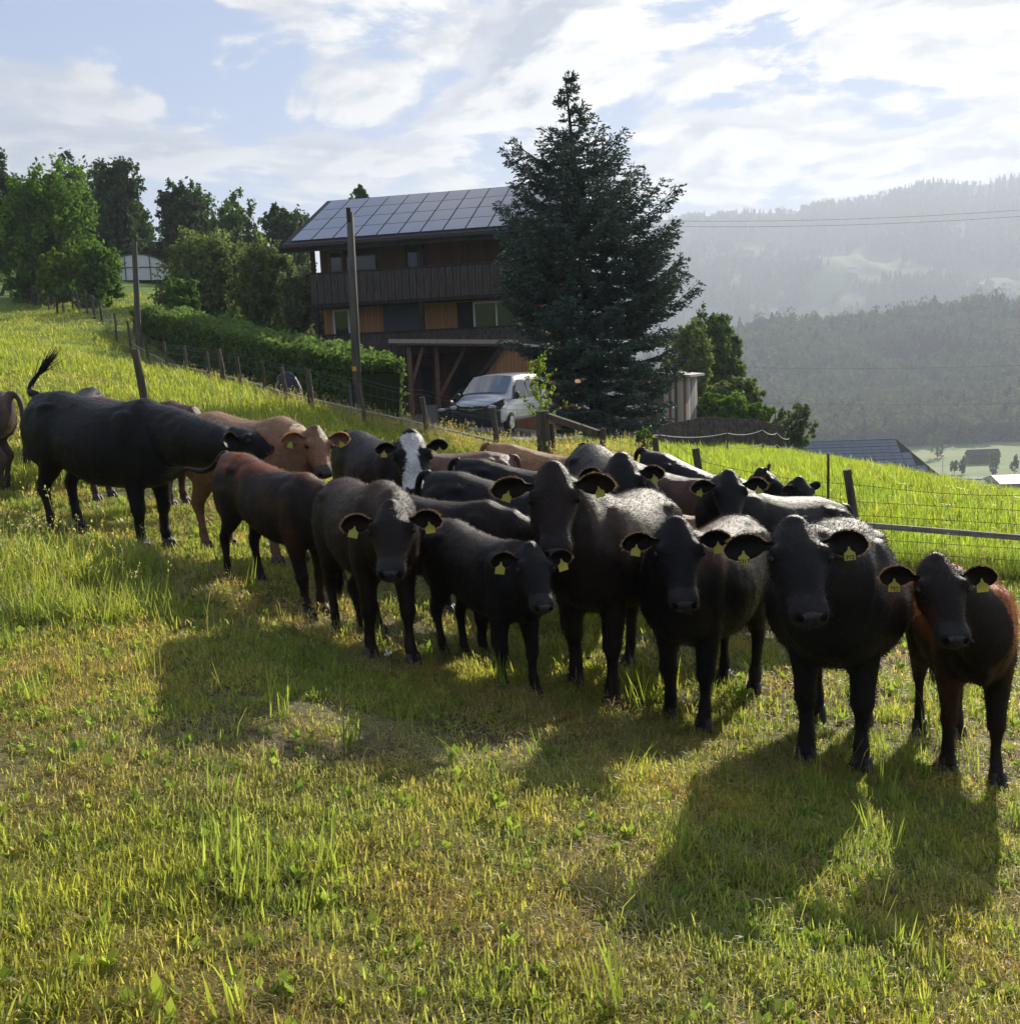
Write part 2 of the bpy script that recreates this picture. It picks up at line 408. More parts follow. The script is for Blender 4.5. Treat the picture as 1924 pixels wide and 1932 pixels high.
def rand_quads(C, size, colr, elong=1.5, nrm=None, bias=0.):
    "diamond leaf faces around centres C"
    n = len(C); a = rng.normal(size=(n, 3)); a[:, 2] *= .7
    if nrm is not None: a = a*(1-bias)+nrm*bias*1.5
    a /= np.linalg.norm(a, axis=1)[:, None]
    b = rng.normal(size=(n, 3)); b -= (b*a).sum(1)[:, None]*a; b /= np.linalg.norm(b, axis=1)[:, None]
    c = np.cross(a, b); s = (np.asarray(size)*rng.uniform(.6, 1.3, n))[:, None]
    V = np.stack([C-b*s*elong*.5, C+c*s*.42+a*s*.1, C+b*s*elong*.5, C-c*s*.42+a*s*.1], 1)
    return V
def tree_proto(kind, seed):
    r_ = np.random.default_rng(seed); n = 150
    if kind == 'round':
        c = []
        for _ in range(7):
            o = r_.normal(size=3)*(.22, .22, .18)+(0, 0, .62)
            d = r_.normal(size=(n//7, 3)); d /= np.linalg.norm(d, axis=1)[:, None]
            c.append(o+d*r_.uniform(.18, .30))
        C = np.concatenate(c); s = .17
    else:
        h = r_.random(n)**.8; ang = r_.random(n)*6.28; rad = (1-h)*.2*(.6+.5*r_.random(n))
        C = np.stack([rad*np.cos(ang), rad*np.sin(ang), h*1.1+.02], 1); s = .13
    base = np.array([[.065, .085, .035]] if kind == 'round' else [[.035, .05, .03]])
    return quads_mesh('far_tree', rand_quads(C, s, None), leafm, base*r_.uniform(.75, 1.25, (len(C), 1)))
def wood(name, V, M, count, hmin, hmax, pcon, tmax, umin, umax, lab):
    ntt, nu, _ = V.shape; pts = []; k = 0
    T = rng.random(count*3)*tmax*(ntt-2); I = rng.random(count*3)*(nu-2)
    j = T.astype(int); i = I.astype(int); fj = (T-j)[:, None]; fi = (I-i)[:, None]
    p = (V[j, i]*(1-fj)+V[j+1, i]*fj)*(1-fi)+(V[j, i+1]*(1-fj)+V[j+1, i+1]*fj)*fi
    u_, v_ = px_of(p); ok = (M[j, i] < .5) & (u_ > umin) & (u_ < umax)
    p = p[ok][:count]; n = len(p)
    con = (fbm(p[:, 0]*.01, p[:, 1]*.01) < pcon) | (rng.random(n) < .12)
    h = rng.uniform(hmin, hmax, n)
    sc_ = np.stack([h, h, h], 1); sc_[~con, 0] *= .8; sc_[~con, 1] *= .8; sc_[con] *= 1.15
    p[:, 2] -= .5
    idx_ = np.where(con, rng.integers(4, 7, n), rng.integers(0, 4, n))
    rot = np.zeros((n, 3)); rot[:, 2] = rng.random(n)*6.28
    scatter(name, p, rot, sc_, idx_, WOODC)['label'] = lab
WOODC = proto_coll('a_wood', [tree_proto('round', i) for i in range(4)]+[tree_proto('con', i+9) for i in range(3)])
wood('far_wood', VH, MH, 9000, 10, 17, .22, 1.0/1.25, 900, 2700, 'hazy mixed wood covering the hill across the valley')
wood('mountain_wood', VM, MM, 20000, 9, 16, .50, 1.02/1.25, 900, 2700, 'blue hazy forest covering the far mountain')

# ------------------------------------------------------------------ haze
hz = MB(); hz.box(-5200, 5200, -300, 5600, -66, 640)
hmz = bpy.data.materials.new('haze_air'); hmz.use_nodes = True; t = hmz.node_tree; t.nodes.clear()
pv = N(t, 'ShaderNodeVolumePrincipled', {'Color': (.76, .85, 1.0, 1), 'Density': 3.6e-4, 'Anisotropy': .2})
N(t, 'ShaderNodeOutputMaterial', {1: pv.outputs[0]})
tag(hz.build('haze', hmz), kind='stuff')
# ------------------------------------------------------------------ house
def woodmat(name, c1, c2, sx=7.0, rough=.75, horiz=False):
    m = bpy.data.materials.new(name); m.use_nodes = True; t = m.node_tree; t.nodes.clear()
    tcn = t.nodes.new('ShaderNodeTexCoord'); sp = N(t, 'ShaderNodeSeparateXYZ', {0: tcn.outputs['Object']})
    ax = sp.outputs[2] if horiz else math_(t, 'ADD', sp.outputs[0], sp.outputs[1])
    s_ = math_(t, 'MULTIPLY', ax, sx); fl = math_(t, 'FLOOR', s_); fr = math_(t, 'FRACT', s_)
    wn = N(t, 'ShaderNodeTexWhiteNoise', {1: fl}, noise_dimensions='1D')
    mp = N(t, 'ShaderNodeMapping', {0: tcn.outputs['Object'], 'Scale': (18, 18, 1.2) if not horiz else (1.2, 1.2, 18)})
    nz = N(t, 'ShaderNodeTexNoise', {'Vector': mp.outputs[0], 'Scale': 1.5, 'Detail': 6.})
    f = math_(t, 'ADD', math_(t, 'MULTIPLY', wn.outputs[0], .5), math_(t, 'MULTIPLY', nz.outputs[0], .5))
    c = mixc(t, f, c1, c2)
    gap = math_(t, 'GREATER_THAN', math_(t, 'ABSOLUTE', math_(t, 'SUBTRACT', fr, .5)), .455)
    c = mixc(t, math_(t, 'MULTIPLY', gap, .75), c, tuple(x*.15 for x in c1))
    b = N(t, 'ShaderNodeBsdfPrincipled', {'Base Color': c, 'Roughness': rough, 'Specular IOR Level': .3})
    N(t, 'ShaderNodeOutputMaterial', {0: b.outputs[0]}); return m
W_or = woodmat('orange_cladding', (.27, .125, .05), (.45, .23, .10))
W_br = woodmat('brown_cladding', (.075, .036, .022), (.14, .068, .04))
W_dk = pmat('dark_timber', (.032, .026, .024), .7, .3, noise=.5, nscale=3, stretch=(4, 4, .5))
W_bd = pmat('balcony_board', (.085, .068, .06), .75, .3, noise=.45, nscale=5, stretch=(3, 3, .4))
W_beam = pmat('light_beam', (.22, .13, .075), .7, .3, noise=.4, nscale=4, stretch=(1, 1, 6))
W_grey = pmat('grey_timber', (.16, .135, .11), .85, .2, noise=.45, nscale=14, stretch=(1, 1, .15), bump=.3, bscale=30)
glass = pmat('window_glass', (.02, .03, .03), .06, .7)
white = pmat('white_frame', (.62, .62, .6), .5)
solar = pmat('solar_glass', (.13, .14, .19), .3, .7, coat=.4, noise=.1, nscale=.6)
tile = pmat('roof_tile', (.05, .043, .04), .8, .3, noise=.5, nscale=30, bump=1, bscale=12)
concrete = pmat('concrete', (.32, .31, .29), .9, .2, noise=.25, nscale=8)
navy = pmat('shutter_blind', (.045, .048, .062), .6)
hp = P(622, 760, 45.5); HX, HY, HZ = hp[0], hp[1], -.6
house = empty('chalet', (HX, HY, HZ), 'brown wooden chalet with two slatted balconies and a solar panel roof', 'house', rz=R(-12))
LH, WH = 9.75, 8.6
Z1, Z2, ZE = 2.95, 5.45, 7.75     # floor levels above the base
m = MB(); m.box(0, LH, 0, WH, 0, Z1); m.build('ground_floor_wall', W_br, house)
m = MB(); m.box(0.0, LH, 0, WH, Z1, Z2+.05); m.build('middle_floor_wall', W_or, house)
m = MB(); m.box(0, LH, 0, WH, Z2+.05, ZE); m.prism([(0, ZE), (WH, ZE), (WH/2, ZE+2.15)], 0, 0, .25); m.prism([(0, ZE), (WH, ZE), (WH/2, ZE+2.15)], 0, LH-.25, LH); m.build('upper_floor_wall', W_br, house)
m = MB(); m.box(LH+.003, LH+.03, .1, WH-.1, 0.4, ZE-.1); m.build('side_cladding', W_or, house)
# roof
y0, y1, yr = -1.35, WH+1.2, WH/2; z0r, zr = ZE-.28, ZE+2.35
sl_ = (zr-z0r)/(yr-y0)
roof = MB(); th = .16
roof.prism([(y0, z0r), (yr, zr), (yr, zr+th), (y0, z0r+th)], 0, -1.15, LH+1.15)
roof.prism([(yr+.002, zr), (y1, zr-(y1-yr)*sl_), (y1, zr-(y1-yr)*sl_+th), (yr+.002, zr+th)], 0, -1.15, LH+1.15)
roof = roof.build('roof', tile, house)
m = MB(); m.box(-1.2, LH+1.2, y0-.12, y0-.02, z0r-.18, z0r+.14); m.tube([(-1.2, y0-.2, z0r+.02), (LH+1.2, y0-.2, z0r+.02)], .075, 10); m.build('gutter', W_dk, house)
nrm = np.array([0, -(zr-z0r), (yr-y0)]); nrm /= np.linalg.norm(nrm); sd = np.array([0, yr-y0, zr-z0r]); SLn = np.linalg.norm(sd); sd /= SLn
pm = None; NC, NR = 12, 4; PW = (LH+1.75)/NC; PH = (SLn-.55)/NR
for i in range(NC):
    for j in range(NR):
        if pm is None:
            q = MB(); a = np.array([0., 0, 0]); vs = []
            for dz in (0, .035):
                for (a_, b_) in ((.03, .03), (PW-.03, .03), (PW-.03, PH-.03), (.03, PH-.03)):
                    vs.append(np.array([a_, 0, 0])+sd*b_+nrm*dz)
            q.add(vs, [(3,2,1,0),(4,5,6,7),(0,1,5,4),(1,2,6,5),(2,3,7,6),(3,0,4,7)]); pm = q.mesh('solar_panel', solar)
        o = link('solar_panel', pm, house); o.location = Vector(np.array([-.85+i*PW, y0, z0r+th])+sd*(.3+j*PH)+nrm*.03)
# balconies
def balcony(z0, z1, x0, x1, dep, holes):
    f = MB(); f.box(x0, x1, -dep, -.002, z0-.12, z0+.06); b = f.build('balcony_floor', W_dk, house)
    r_ = MB(); n = int((x1-x0)/.155); wdt = (x1-x0)/n
    for i in range(n):
        xa = x0+i*wdt
        r_.box(xa, xa+wdt*(.78 if i % 2 else .97), -dep-.045, -dep-.015, z0+.02, z1-.05)
    r_.box(x0, x1, -dep-.005, -dep+.02, z0+.05, z0+.32); r_.box(x0, x1, -dep-.005, -dep+.02, z1-.32, z1-.1)
    k = int(dep/.15)
    for sx in (x0, x1-.03):
        for i in range(k): r_.box(sx, sx+.03, -dep+i*.15, -dep+i*.15+.13, z0+.02, z1-.05)
    r_.build('balustrade', W_bd, house)
    h_ = MB(); h_.box(x0-.03, x1+.03, -dep-.08, -dep+.07, z1-.05, z1+.03); h_.build('handrail', W_dk, house)
balcony(Z2-.35, Z2+.95, -.05, LH+.1, 1.1, 0)
balcony(Z1-.15, Z1+.85, -.05, LH+.1, 1.1, 0)
for x in (.05, 4.75, 9.6): m = MB(); m.box(x-.08, x+.08, -1.0, -.84, 0 if x < 1 else Z1, ZE-.25); m.build('balcony_post', W_dk, house)
def window(x0, x1, z0, z1, panes, fm=None, y=-.02):
    f = MB(); w_ = .07
    f.box(x0, x1, y-.05, y+.01, z0, z0+w_); f.box(x0, x1, y-.05, y+.01, z1-w_, z1)
    xs = np.linspace(x0, x1-w_, panes+1)
    for x in xs: f.box(x, x+w_, y-.052, y+.01, z0+w_, z1-w_)
    fr = f.build('window', fm or white, house)
    p = MB(); p.box(x0+.02, x1-.02, y-.02, y-.005, z0+.02, z1-.02); p.build('pane', glass, fr)
    return fr
window(.45, 1.2, Z1+.1, Z1+1.95, 1); window(6.75, 8.75, Z1+.75, Z1+1.95, 2)
window(.4, 1.05, Z2+.5, Z2+1.95, 1, W_beam)
window(1.15, 2.6, Z2+.1, Z2+1.95, 1, W_dk); window(3.9, 4.7, Z2+.3, Z2+1.95, 1, W_dk); 
m = MB(); m.box(2.75, 4.35, -.06, -.01, Z1+.05, Z1+2.15)
for i in range(24): m.box(2.77, 4.33, -.075, -.06, Z1+.1+i*.085, Z1+.16+i*.085)
m.build('roller_blind', navy, house)
m = MB(); m.box(6.05, 6.7, -.06, -.02, Z1+.72, Z1+1.98)
for i in range(13): m.box(6.12, 6.63, -.085, -.06, Z1+.78+i*.09, Z1+.83+i*.09)
m.build('window_shutter', W_dk, house)
window(4.3, 4.75, .5, 2.3, 1, W_dk); window(5.6, 6.4, .9, 2.4, 1, W_dk); window(7.4, 8.5, .1, 2.3, 1, W_dk)
m = MB(); m.box(1.6, 2.6, -.07, -.01, 0, 2.2); m.build('door', W_dk, house)
m = MB(); m.box(-.1, LH+.1, -.08, WH+.1, -1.5, .25); m.build('plinth', concrete, house)

# carport in front of the chalet
def HL(x, y, z):
    c, s = math.cos(R(-12)), math.sin(R(-12)); return np.array([HX+x*c-y*s, HY+x*s+y*c, HZ+z])
cp_ = P(733, 640, 41.5)
cport = empty('carport', (cp_[0], cp_[1], -.9), 'timber carport with flat roof and braced posts beside the white van', 'carport', rz=R(-8))
m = MB(); zc = cp_[2]+.9
m.prism([(0, zc), (5.1, zc-.28), (5.1, zc-.5), (.35, zc-.24)], 1, 0, 5.2); m.build('carport_roof', W_beam, cport)
m = MB(); m.beam((0, -.03, zc-.07), (5.1, -.03, zc-.33), .05, .16); m.build('fascia', pmat('pale_fascia', (.40, .33, .27), .6, noise=.2, nscale=9), cport)
m = MB(); m.box(-.02, 5.2, -.1, 5.3, -.02, .0)
for x, y in ((.75, .3), (1.75, .9), (4.9, .35), (.75, 4.7), (4.9, 4.7)):
    q = MB(); q.box(x-.09, x+.09, y-.09, y+.09, 0, zc-.32-.055*x); q.build('post', W_beam, cport)
for a, b in (((1.8, .9, 1.35), (2.95, .9, zc-.45)), ((.78, .35, 1.9), (1.3, .35, zc-.4))):
    q = MB(); q.beam(a, b, .12, .14); q.build('brace', W_beam, cport)
q = MB(); q.box(1.05, 1.75, 1.0, 1.3, 0, 1.0); q.build('low_wall', concrete, cport)
# lower lean-to roof end with a dark verge, right of the carport
lt = P(905, 665, 39.5)
lean = empty('lean_to', (lt[0], lt[1], -.95), 'low timber shed with a steep dark verge board behind the van', 'shed', rz=R(-10))
zl = lt[2]+.95
m = MB(); m.prism([(-.9, -.4+1.2), (.95, zl+.22), (3.6, zl-.2), (3.6, 0), (-.9, 0)], 1, 0.12, 3.8); m.build('wall', W_or, lean)
m = MB(); m.beam((-1.05, .0, 1.05), (1.0, .0, zl+.3), .14, .2); m.build('verge_board', W_dk, lean)
m = MB(); m.prism([(.9, zl+.36), (3.9, zl-.02), (3.9, zl-.1), (.9, zl+.27)], 1, -.15, 4.0); m.build('sheet_roof', pmat('zinc', (.5, .5, .5), .35, .6, metal=.6), lean)

# ------------------------------------------------------------------ driveway
pts = []
path = [(1290, 33.5), (1060, 34.5), (900, 36.5), (780, 38.5), (640, 41)]
cl = [G(u, d) for u, d in path]
V = []; nW = 9
cl = np.array(cl); tt = np.linspace(0, len(cl)-1, 60)
cc = np.stack([np.interp(tt, range(len(cl)), cl[:, k]) for k in range(2)], 1)
tg = np.gradient(cc, axis=0); tg /= np.linalg.norm(tg, axis=1)[:, None]; nn = np.stack([-tg[:, 1], tg[:, 0]], 1)
for i in range(60):
    for j in range(nW):
        q = cc[i]+nn[i]*((j/(nW-1)-.5)*-8.2); V.append((q[0], q[1], float(gz(q[0], q[1]))+.03))
ix = np.arange(60*nW).reshape(60, nW); f = np.stack([ix[:-1, :-1], ix[:-1, 1:], ix[1:, 1:], ix[1:, :-1]], -1).reshape(-1, 4)
m = MB(); m.add(V, f); dvo = m.build('driveway', pmat('pale_gravel', (.34, .32, .29), .9, .2, noise=.3, nscale=5, coords='World', bump=.5), None); tag(dvo, kind='structure')
DRV = cc
def near_drive(x, y, r=4.0):
    d = np.full(np.shape(x), 1e9)
    for q in DRV[::2]: d = np.minimum(d, (x-q[0])**2+(y-q[1])**2)
    return d < r*r
# ------------------------------------------------------------------ vehicles
chrome = pmat('chrome', (.75, .75, .76), .12, .8, metal=1.)
blackpl = pmat('black_plastic', (.02, .022, .028), .5)
tyre = pmat('tyre', (.02, .02, .02), .85, .2); lampm = pmat('lamp_lens', (.55, .58, .6), .12, .8, coat=1.)
def paint(name, c, rough=.25): return pmat(name, c, rough, .6, coat=.9)
def vehicle(label, cat, loc, rz, prof, Wd, body, hoodz, dark_low=None, plate=True, van=True):
    """prof: side stations (x, z_bottom, z_belt, z_top, halfwidth_belt, halfwidth_top); x grows to the rear, nose at x=0"""
    root = empty('parked_van' if van else 'parked_car', loc, label, cat, rz=rz)
    # shell: rings across the car
    rings = []
    for (x, zb, zt, wb, wt, bow) in prof:
        r_ = []
        zm = zb+(zt-zb)*.5
        ptsx = [(-wb*.93, zb), (-wb, zb+(zm-zb)*.5), (-wb, zm), (-(wb*.35+wt*.65), zm+(zt-zm)*.62), (-wt*.93, zt-.05), (-wt*.6, zt), (0, zt+.015),
                (wt*.6, zt), (wt*.93, zt-.05), ((wb*.35+wt*.65), zm+(zt-zm)*.62), (wb, zm), (wb, zb+(zm-zb)*.5), (wb*.93, zb)]
        for (y, z) in ptsx: r_.append((x+bow*(abs(y)/wb)**2, y, z))
        rings.append(r_[::-1])
    m = MB(); m.loft(rings); b = m.build('body', body, root, smooth=True)
    md = b.modifiers.new('s', 'SUBSURF'); md.levels = 2; md.render_levels = 2
    return root, b
vp = G(893, 33.6)
vx = P(932, 800, 34.5)
vz = float(gz(vp[0], vp[1]))+.03
silver = paint('white_paint', (.55, .57, .60), .3); 
prof = [(0.02, .35, .82, .80, .78, .16), (.10, .28, 1.02, .93, .86, .16), (.45, .26, 1.16, .97, .86, .10), (.85, .26, 1.26, .98, .85, .05), (1.15, .26, 1.45, .98, .82, .03), (1.75, .26, 1.88, .98, .78, .0), (2.1, .26, 1.95, .98, .80, 0), (4.9, .26, 1.96, .98, .82, 0), (5.0, .4, 1.85, .93, .78, 0)]
van, vb = vehicle('white delivery van with dark lower bumper parked nose toward the fence', 'van', (vp[0], vp[1], vz), R(90-24), prof, 1.96, silver, 1.1)
def grill(root, yaw=0):
    # windscreen follows the shell between x=.92 and x=1.72
    def on(x): # shell top height
        xs = [p[0] for p in prof]; return np.interp(x, xs, [p[2] for p in prof])
    m = MB(); vs = []
    rows = [(.93, .80), (1.2, .79), (1.5, .75), (1.72, .71)]
    for x, hw in rows:
        for y in np.linspace(-1, 1, 7): vs.append((x-.05+.06*y*y, y*hw, on(x)+.045-.05*y*y))
    m.add(vs, [(i*7+j, i*7+j+1, (i+1)*7+j+1, (i+1)*7+j) for i in range(3) for j in range(6)])
    o = m.build('windscreen', pmat('windscreen_glass', (.05, .065, .08), .05, .9, coat=1.), root, smooth=True)
    for s in (-1, 1):
        m = MB(); m.prism([(1.25, 1.12), (2.35, 1.10), (2.35, 1.70), (1.72, 1.72)], 1, s*.955, s*.975); 
        v = m.v[0]; v[:, 1] -= s*np.clip(v[:, 2]-1.1, 0, 1)*.16
        m.build('side_window', glass, root)
        m = MB(); m.prism([(2.45, 1.10), (3.6, 1.10), (3.6, 1.70), (2.45, 1.70)], 1, s*.955, s*.975); v = m.v[0]; v[:, 1] -= s*np.clip(v[:, 2]-1.1, 0, 1)*.16
        m.build('side_window', glass, root)
        m = MB(); m.sphere((1.2, s*1.1, 1.22), (.07, .10, .13)); m.beam((1.25, s*.95, 1.1), (1.22, s*1.08, 1.18), .05, .05); m.build('wing_mirror', blackpl, root, smooth=True)
        # headlight: wedge wrapping the corner
        m = MB(); pts = [(.03, s*.46, .80), (.05, s*.47, .93), (.15, s*.80, 1.04), (.42, s*.965, 1.14), (.36, s*.985, .98), (.16, s*.90, .80)]
        off = [(-.05, 0, 0)]*4+[(-.03, s*.03, 0)]*2
        q = [np.array(p)+np.array(o_) for p, o_ in zip(pts, off)]; bq = [np.array(p)+(.12, 0, 0) for p in pts]
        m.add(q+bq, [(0, 1, 2, 5), (5, 2, 3, 4), (6, 11, 8, 7), (11, 10, 9, 8)]+[(i, (i+1) % 6, 6+(i+1) % 6, 6+i) for i in range(6)])
        hl = m.build('headlight', blackpl, root)
        m = MB(); m.sphere((.06, s*.68, .90), (.06, .17, .075), 12, 8); m.build('lens', lampm, hl, smooth=True)
        for x in (.95, 3.95):
            w_ = MB(); a = np.linspace(0, 2*math.pi, 25)[:-1]
            rg = [[(x+r_*math.cos(q_), y_, .34+r_*math.sin(q_)) for q_ in a] for r_, y_ in ((.26, s*.80), (.335, s*.82), (.345, s*.90), (.335, s*.98), (.22, s*1.0))]
            w_.loft(rg); wo_ = w_.build('wheel', tyre, root, smooth=False)
            w_ = MB(); rg = [[(x+r_*math.cos(q_), y_, .34+r_*math.sin(q_)) for q_ in a] for r_, y_ in ((.215, s*.985), (.2, s*1.008), (.05, s*1.012))]
            w_.loft(rg); w_.build('rim', chrome, wo_)
        m = MB(); m.box(2.2, 2.38, min(s*.985, s*1.0), max(s*.985, s*1.0), .98, 1.02); m.build('door_handle', blackpl, root)
    m = MB(); vs = []
    for z, xx in ((.24, .04), (.42, -.045), (.62, -.07), (.755, -.045)):
        for y in np.linspace(-1, 1, 13): vs.append((xx+.17*abs(y)**3, y*.965, z))
    m.add(vs, [(i*13+j, (i+1)*13+j, (i+1)*13+j+1, i*13+j+1) for i in range(3) for j in range(12)])
    m.build('bumper', blackpl, root, smooth=True)
    m = MB(); m.box(-.03, .06, -.46, .46, .79, .93); gr = m.build('grille', blackpl, root)
    m = MB()
    for i in range(12):
        y0, y1 = -.46+i*.92/12, -.46+(i+1)*.92/12; d0 = .05*(1-(y0/.46)**2); d1 = .05*(1-(y1/.46)**2)
        m.beam((-.05, y0, .875-d0), (-.05, y1, .875-d1), .03, .045)
    m.build('chrome_bar', chrome, gr)
    m = MB(); a = np.linspace(0, 2*math.pi, 25); m.tube([(-.075, .075*math.cos(q), .845+.075*math.sin(q)) for q in a], .012, 6); m.beam((-.075, .085, .862), (-.075, -.015, .84), .014, .014); m.beam((-.075, .015, .85), (-.075, -.085, .828), .014, .014)
    m.build('emblem', chrome, gr)
    m = MB(); m.box(-.085, -.07, -.13, .13, .36, .43); pl = m.build('number_plate', white, root)
    m = MB(); m.box(-.0865, -.0855, -.112, .112, .392, .398)
    for i, y in enumerate((-.10, -.07, -.02, .01, .04, .07, .10)): m.box(-.088, -.085, y-.009, y+.009, .375, .415)
    m.build('plate_characters', blackpl, pl)
grill(van)
# dark car half hidden behind the van
cpz = G(862, 38.5)
profc = [(0.02, .35, .62, .75, .70, .12), (.12, .25, .78, .88, .78, .12), (.9, .22, .92, .9, .76, .04), (1.2, .22, 1.0, .9, .72, .02), (1.9, .22, 1.40, .9, .58, 0), (2.6, .22, 1.46, .9, .58, 0), (3.5, .22, 1.35, .9, .56, 0), (4.1, .25, .98, .88, .6, 0), (4.2, .35, .8, .8, .6, 0)]
car, cb = vehicle('dark blue car under the carport, mostly hidden behind the white van', 'car', (cpz[0], cpz[1], float(gz(cpz[0], cpz[1]))+.03), R(90-20), profc, 1.8, paint('dark_blue_paint', (.012, .018, .035)), .9, van=False)
m = MB(); vs = []
for x, hw, z in ((1.17, .70, 1.02), (1.5, .64, 1.22), (1.85, .56, 1.39)):
    for y in np.linspace(-1, 1, 5): vs.append((x-.05+.05*y*y, y*hw, z+.03-.03*y*y))
m.add(vs, [(i*5+j, i*5+j+1, (i+1)*5+j+1, (i+1)*5+j) for i in range(2) for j in range(4)]); m.build('windscreen', glass, car, smooth=True)
for s in (-1, 1):
    m = MB(); m.sphere((.07, s*.62, .66), (.08, .17, .07)); m.build('headlight', lampm, car, smooth=True)
    m = MB(); m.prism([(1.45, .95), (3.4, .93), (3.2, 1.30), (1.95, 1.34)], 1, s*.87, s*.89); v = m.v[0]; v[:, 1] -= s*np.clip(v[:, 2]-.93, 0, 1)*.62; m.build('side_window', glass, car)
    for x in (.8, 3.4):
        w_ = MB(); a = np.linspace(0, 2*math.pi, 25)[:-1]
        w_.loft([[(x+r_*math.cos(q_), y_, .32+r_*math.sin(q_)) for q_ in a] for r_, y_ in ((.24, s*.74), (.32, s*.76), (.32, s*.90), (.2, s*.92))]); w_.build('wheel', tyre, car)

# ------------------------------------------------------------------ fences and poles
postw = pmat('weathered_post', (.13, .105, .08), .85, .2, noise=.5, nscale=12, stretch=(1, 1, .12), bump=.4, bscale=25)
wire = pmat('wire', (.07, .07, .065), .6, .4); whiterope = pmat('white_rope', (.6, .57, .5), .7)
def fence(name, label, posts, wires, mesh_z=None, hgt=1.15, wr=.0022, step=.15, ropes=None, rad=.055):
    """posts: list of (xyz base, height, radius); wires: heights of strands; mesh_z: (z0, z1) for woven verticals"""
    b0 = posts[0][0]
    root = empty(name, tuple(b0), label, 'fence')
    for (b, h, r_) in posts:
        lean = rng.normal(0, .035, 2); q = MB(); n = 9
        q.tube([b-b0+np.array([0, 0, -.3]), b-b0+np.array([lean[0]*.5, lean[1]*.5, h*.5]), b-b0+np.array([lean[0]-.04*h, lean[1], h])], [r_*1.05, r_, r_*.95], n)
        q.build('post', postw, root)
    q = MB(); wr_ = lambda p: max(wr, np.linalg.norm(p-CAM)*.00017)
    for hh in wires:
        for i in range(len(posts)-1):
            a, b = posts[i][0], posts[i+1][0]; k = 6
            pp = [a*(1-t_)+b*t_+np.array([0, 0, hh-.05*math.sin(math.pi*t_)*(hh > .9)])-b0 for t_ in np.linspace(0, 1, k)]
            q.tube(pp, wr_((a+b)/2), 4, cap=False)
    if mesh_z:
        for i in range(len(posts)-1):
            a, b = posts[i][0], posts[i+1][0]; L = np.linalg.norm(b-a); k = max(2, int(L/step))
            for t_ in np.linspace(0, 1, k)[:-1]:
                p = a*(1-t_)+b*t_-b0; j = rng.normal(0, .01)
                q.tube([p+(0, 0, mesh_z[0]), p+(j, 0, mesh_z[1])], wr_(p+b0)*.8, 3, cap=False)
    q.build('wire_mesh', wire, root)
    return root
PL = [(-60,63,1.2),(20,65,1.15),(37,64,1.15),(45,63.5,1.15),(55,63,1.15),(61,62.5,1.15),(66,62,1.15),(74,61.5,1.15),(82,61,1.15),(93,60,1.2),(103,59,1.2),(120,57.5,1.2),(138,56,1.2),(150,53,1.2),(165,51,1.2),(178,49,1.35),(193,47,1.2),(220,43,1.2),(247,40.5,1.2),(281,37.5,1.2),(316,35.5,1.15),(354,33,1.15),(394,31,1.15),(424,29.3,1.3),(454,28.3,1.25),(501,26.7,1.15),(542,25.2,1.15),(588,23.8,1.2),(691,21.3,1.25),(807,19,1.1),(939,17,1.2),(1025,15.4,1.15)]
TOPV = {247:605,281:631,316:644,354:651,394:662,424:657,454:674,501:685,542:690,588:696,691:723,807:748,939:769,1025:775,220:590,193:578,178:559}
posts = []
for u, d, h in PL:
    g0 = G(u, d)
    if u in TOPV: h = max(.7, P(u, TOPV[u], d)[2]-g0[2])
    posts.append((g0, h, .075 if (u in (178, 424, 588)) else .05))
posts[-1] = (posts[-1][0], posts[-1][1], .105)
hf = fence('wire_fence', 'long wire mesh fence on round posts climbing the pasture to the upper left', posts, (.12, .32, .55, .8, 1.02, 1.1), (.1, 1.0), step=.30)
cb0 = posts[0][0]; c0 = posts[-1][0]; c1 = G(1130, 14.2)
q = MB(); c1t = P(1130, 818, 14.2); c0t = c0+np.array([.1, 0, posts[-1][1]-.08]); q.beam(c0t-cb0, c1t-cb0, .07, .09); q.build('brace_rail', postw, hf)
PR = [(1025,15.35,0),(1130,14.2,1.12),(1238,13.4,1.2),(1330,12.7,1.2),(1618,11.9,1.25),(2010,11.3,1.2),(2500,11.0,1.2)]
TV2 = (800, 808, 825, 845, 885, 940, 1000); posts2 = []
for i, (u, d, h) in enumerate(PR):
    g0 = G(u, d)+((.16, .1, 0) if i == 0 else (0, 0, 0)); posts2.append((g0, max(.7, P(u, TV2[i], d)[2]-g0[2]), .042 if i < 3 else .05))
rf = fence('mesh_fence', 'knotted wire mesh fence with dark posts crossing behind the herd on the right', posts2, (.06, .20, .34, .48, .62, .78, .98), (.05, 1.0), step=.17, wr=.0030)
q = MB(); a, b = posts2[4][0]-posts2[0][0], posts2[6][0]-posts2[0][0]; mid = posts2[5][0]-posts2[0][0]
q.beam(a+(0, .3, .47), mid+(0, .3, .42), .05, .065); q.beam(mid+(0, .3, .42), b+(0, .3, .40), .05, .065); q.build('bottom_rail', pmat('grey_plank', (.32, .29, .24), .85, .2, noise=.3, nscale=9), rf)
# single posts
def lone(u, d, h, r_, label, lean=(-.08, 0)):
    p = G(u, d); q = MB(); q.tube([(0, 0, -.3), (lean[0]*.5, 0, h*.5), (lean[0], lean[1], h-.01), (lean[0], lean[1], h)], [r_, r_, r_*.96, r_*.9], 12)
    o = q.build('wooden_post', postw, loc=tuple(p)); return tag(o, label, 'post')
lone(284, 17, float(P(275, 658, 17)[2]-G(284, 17)[2]), .066, 'leaning wooden post standing alone behind the back of the black bull', (-.13, 0))
lone(1562, 12.6, 1.25, .016, 'thin dark metal stake beside the mesh fence behind the herd', (0, 0))
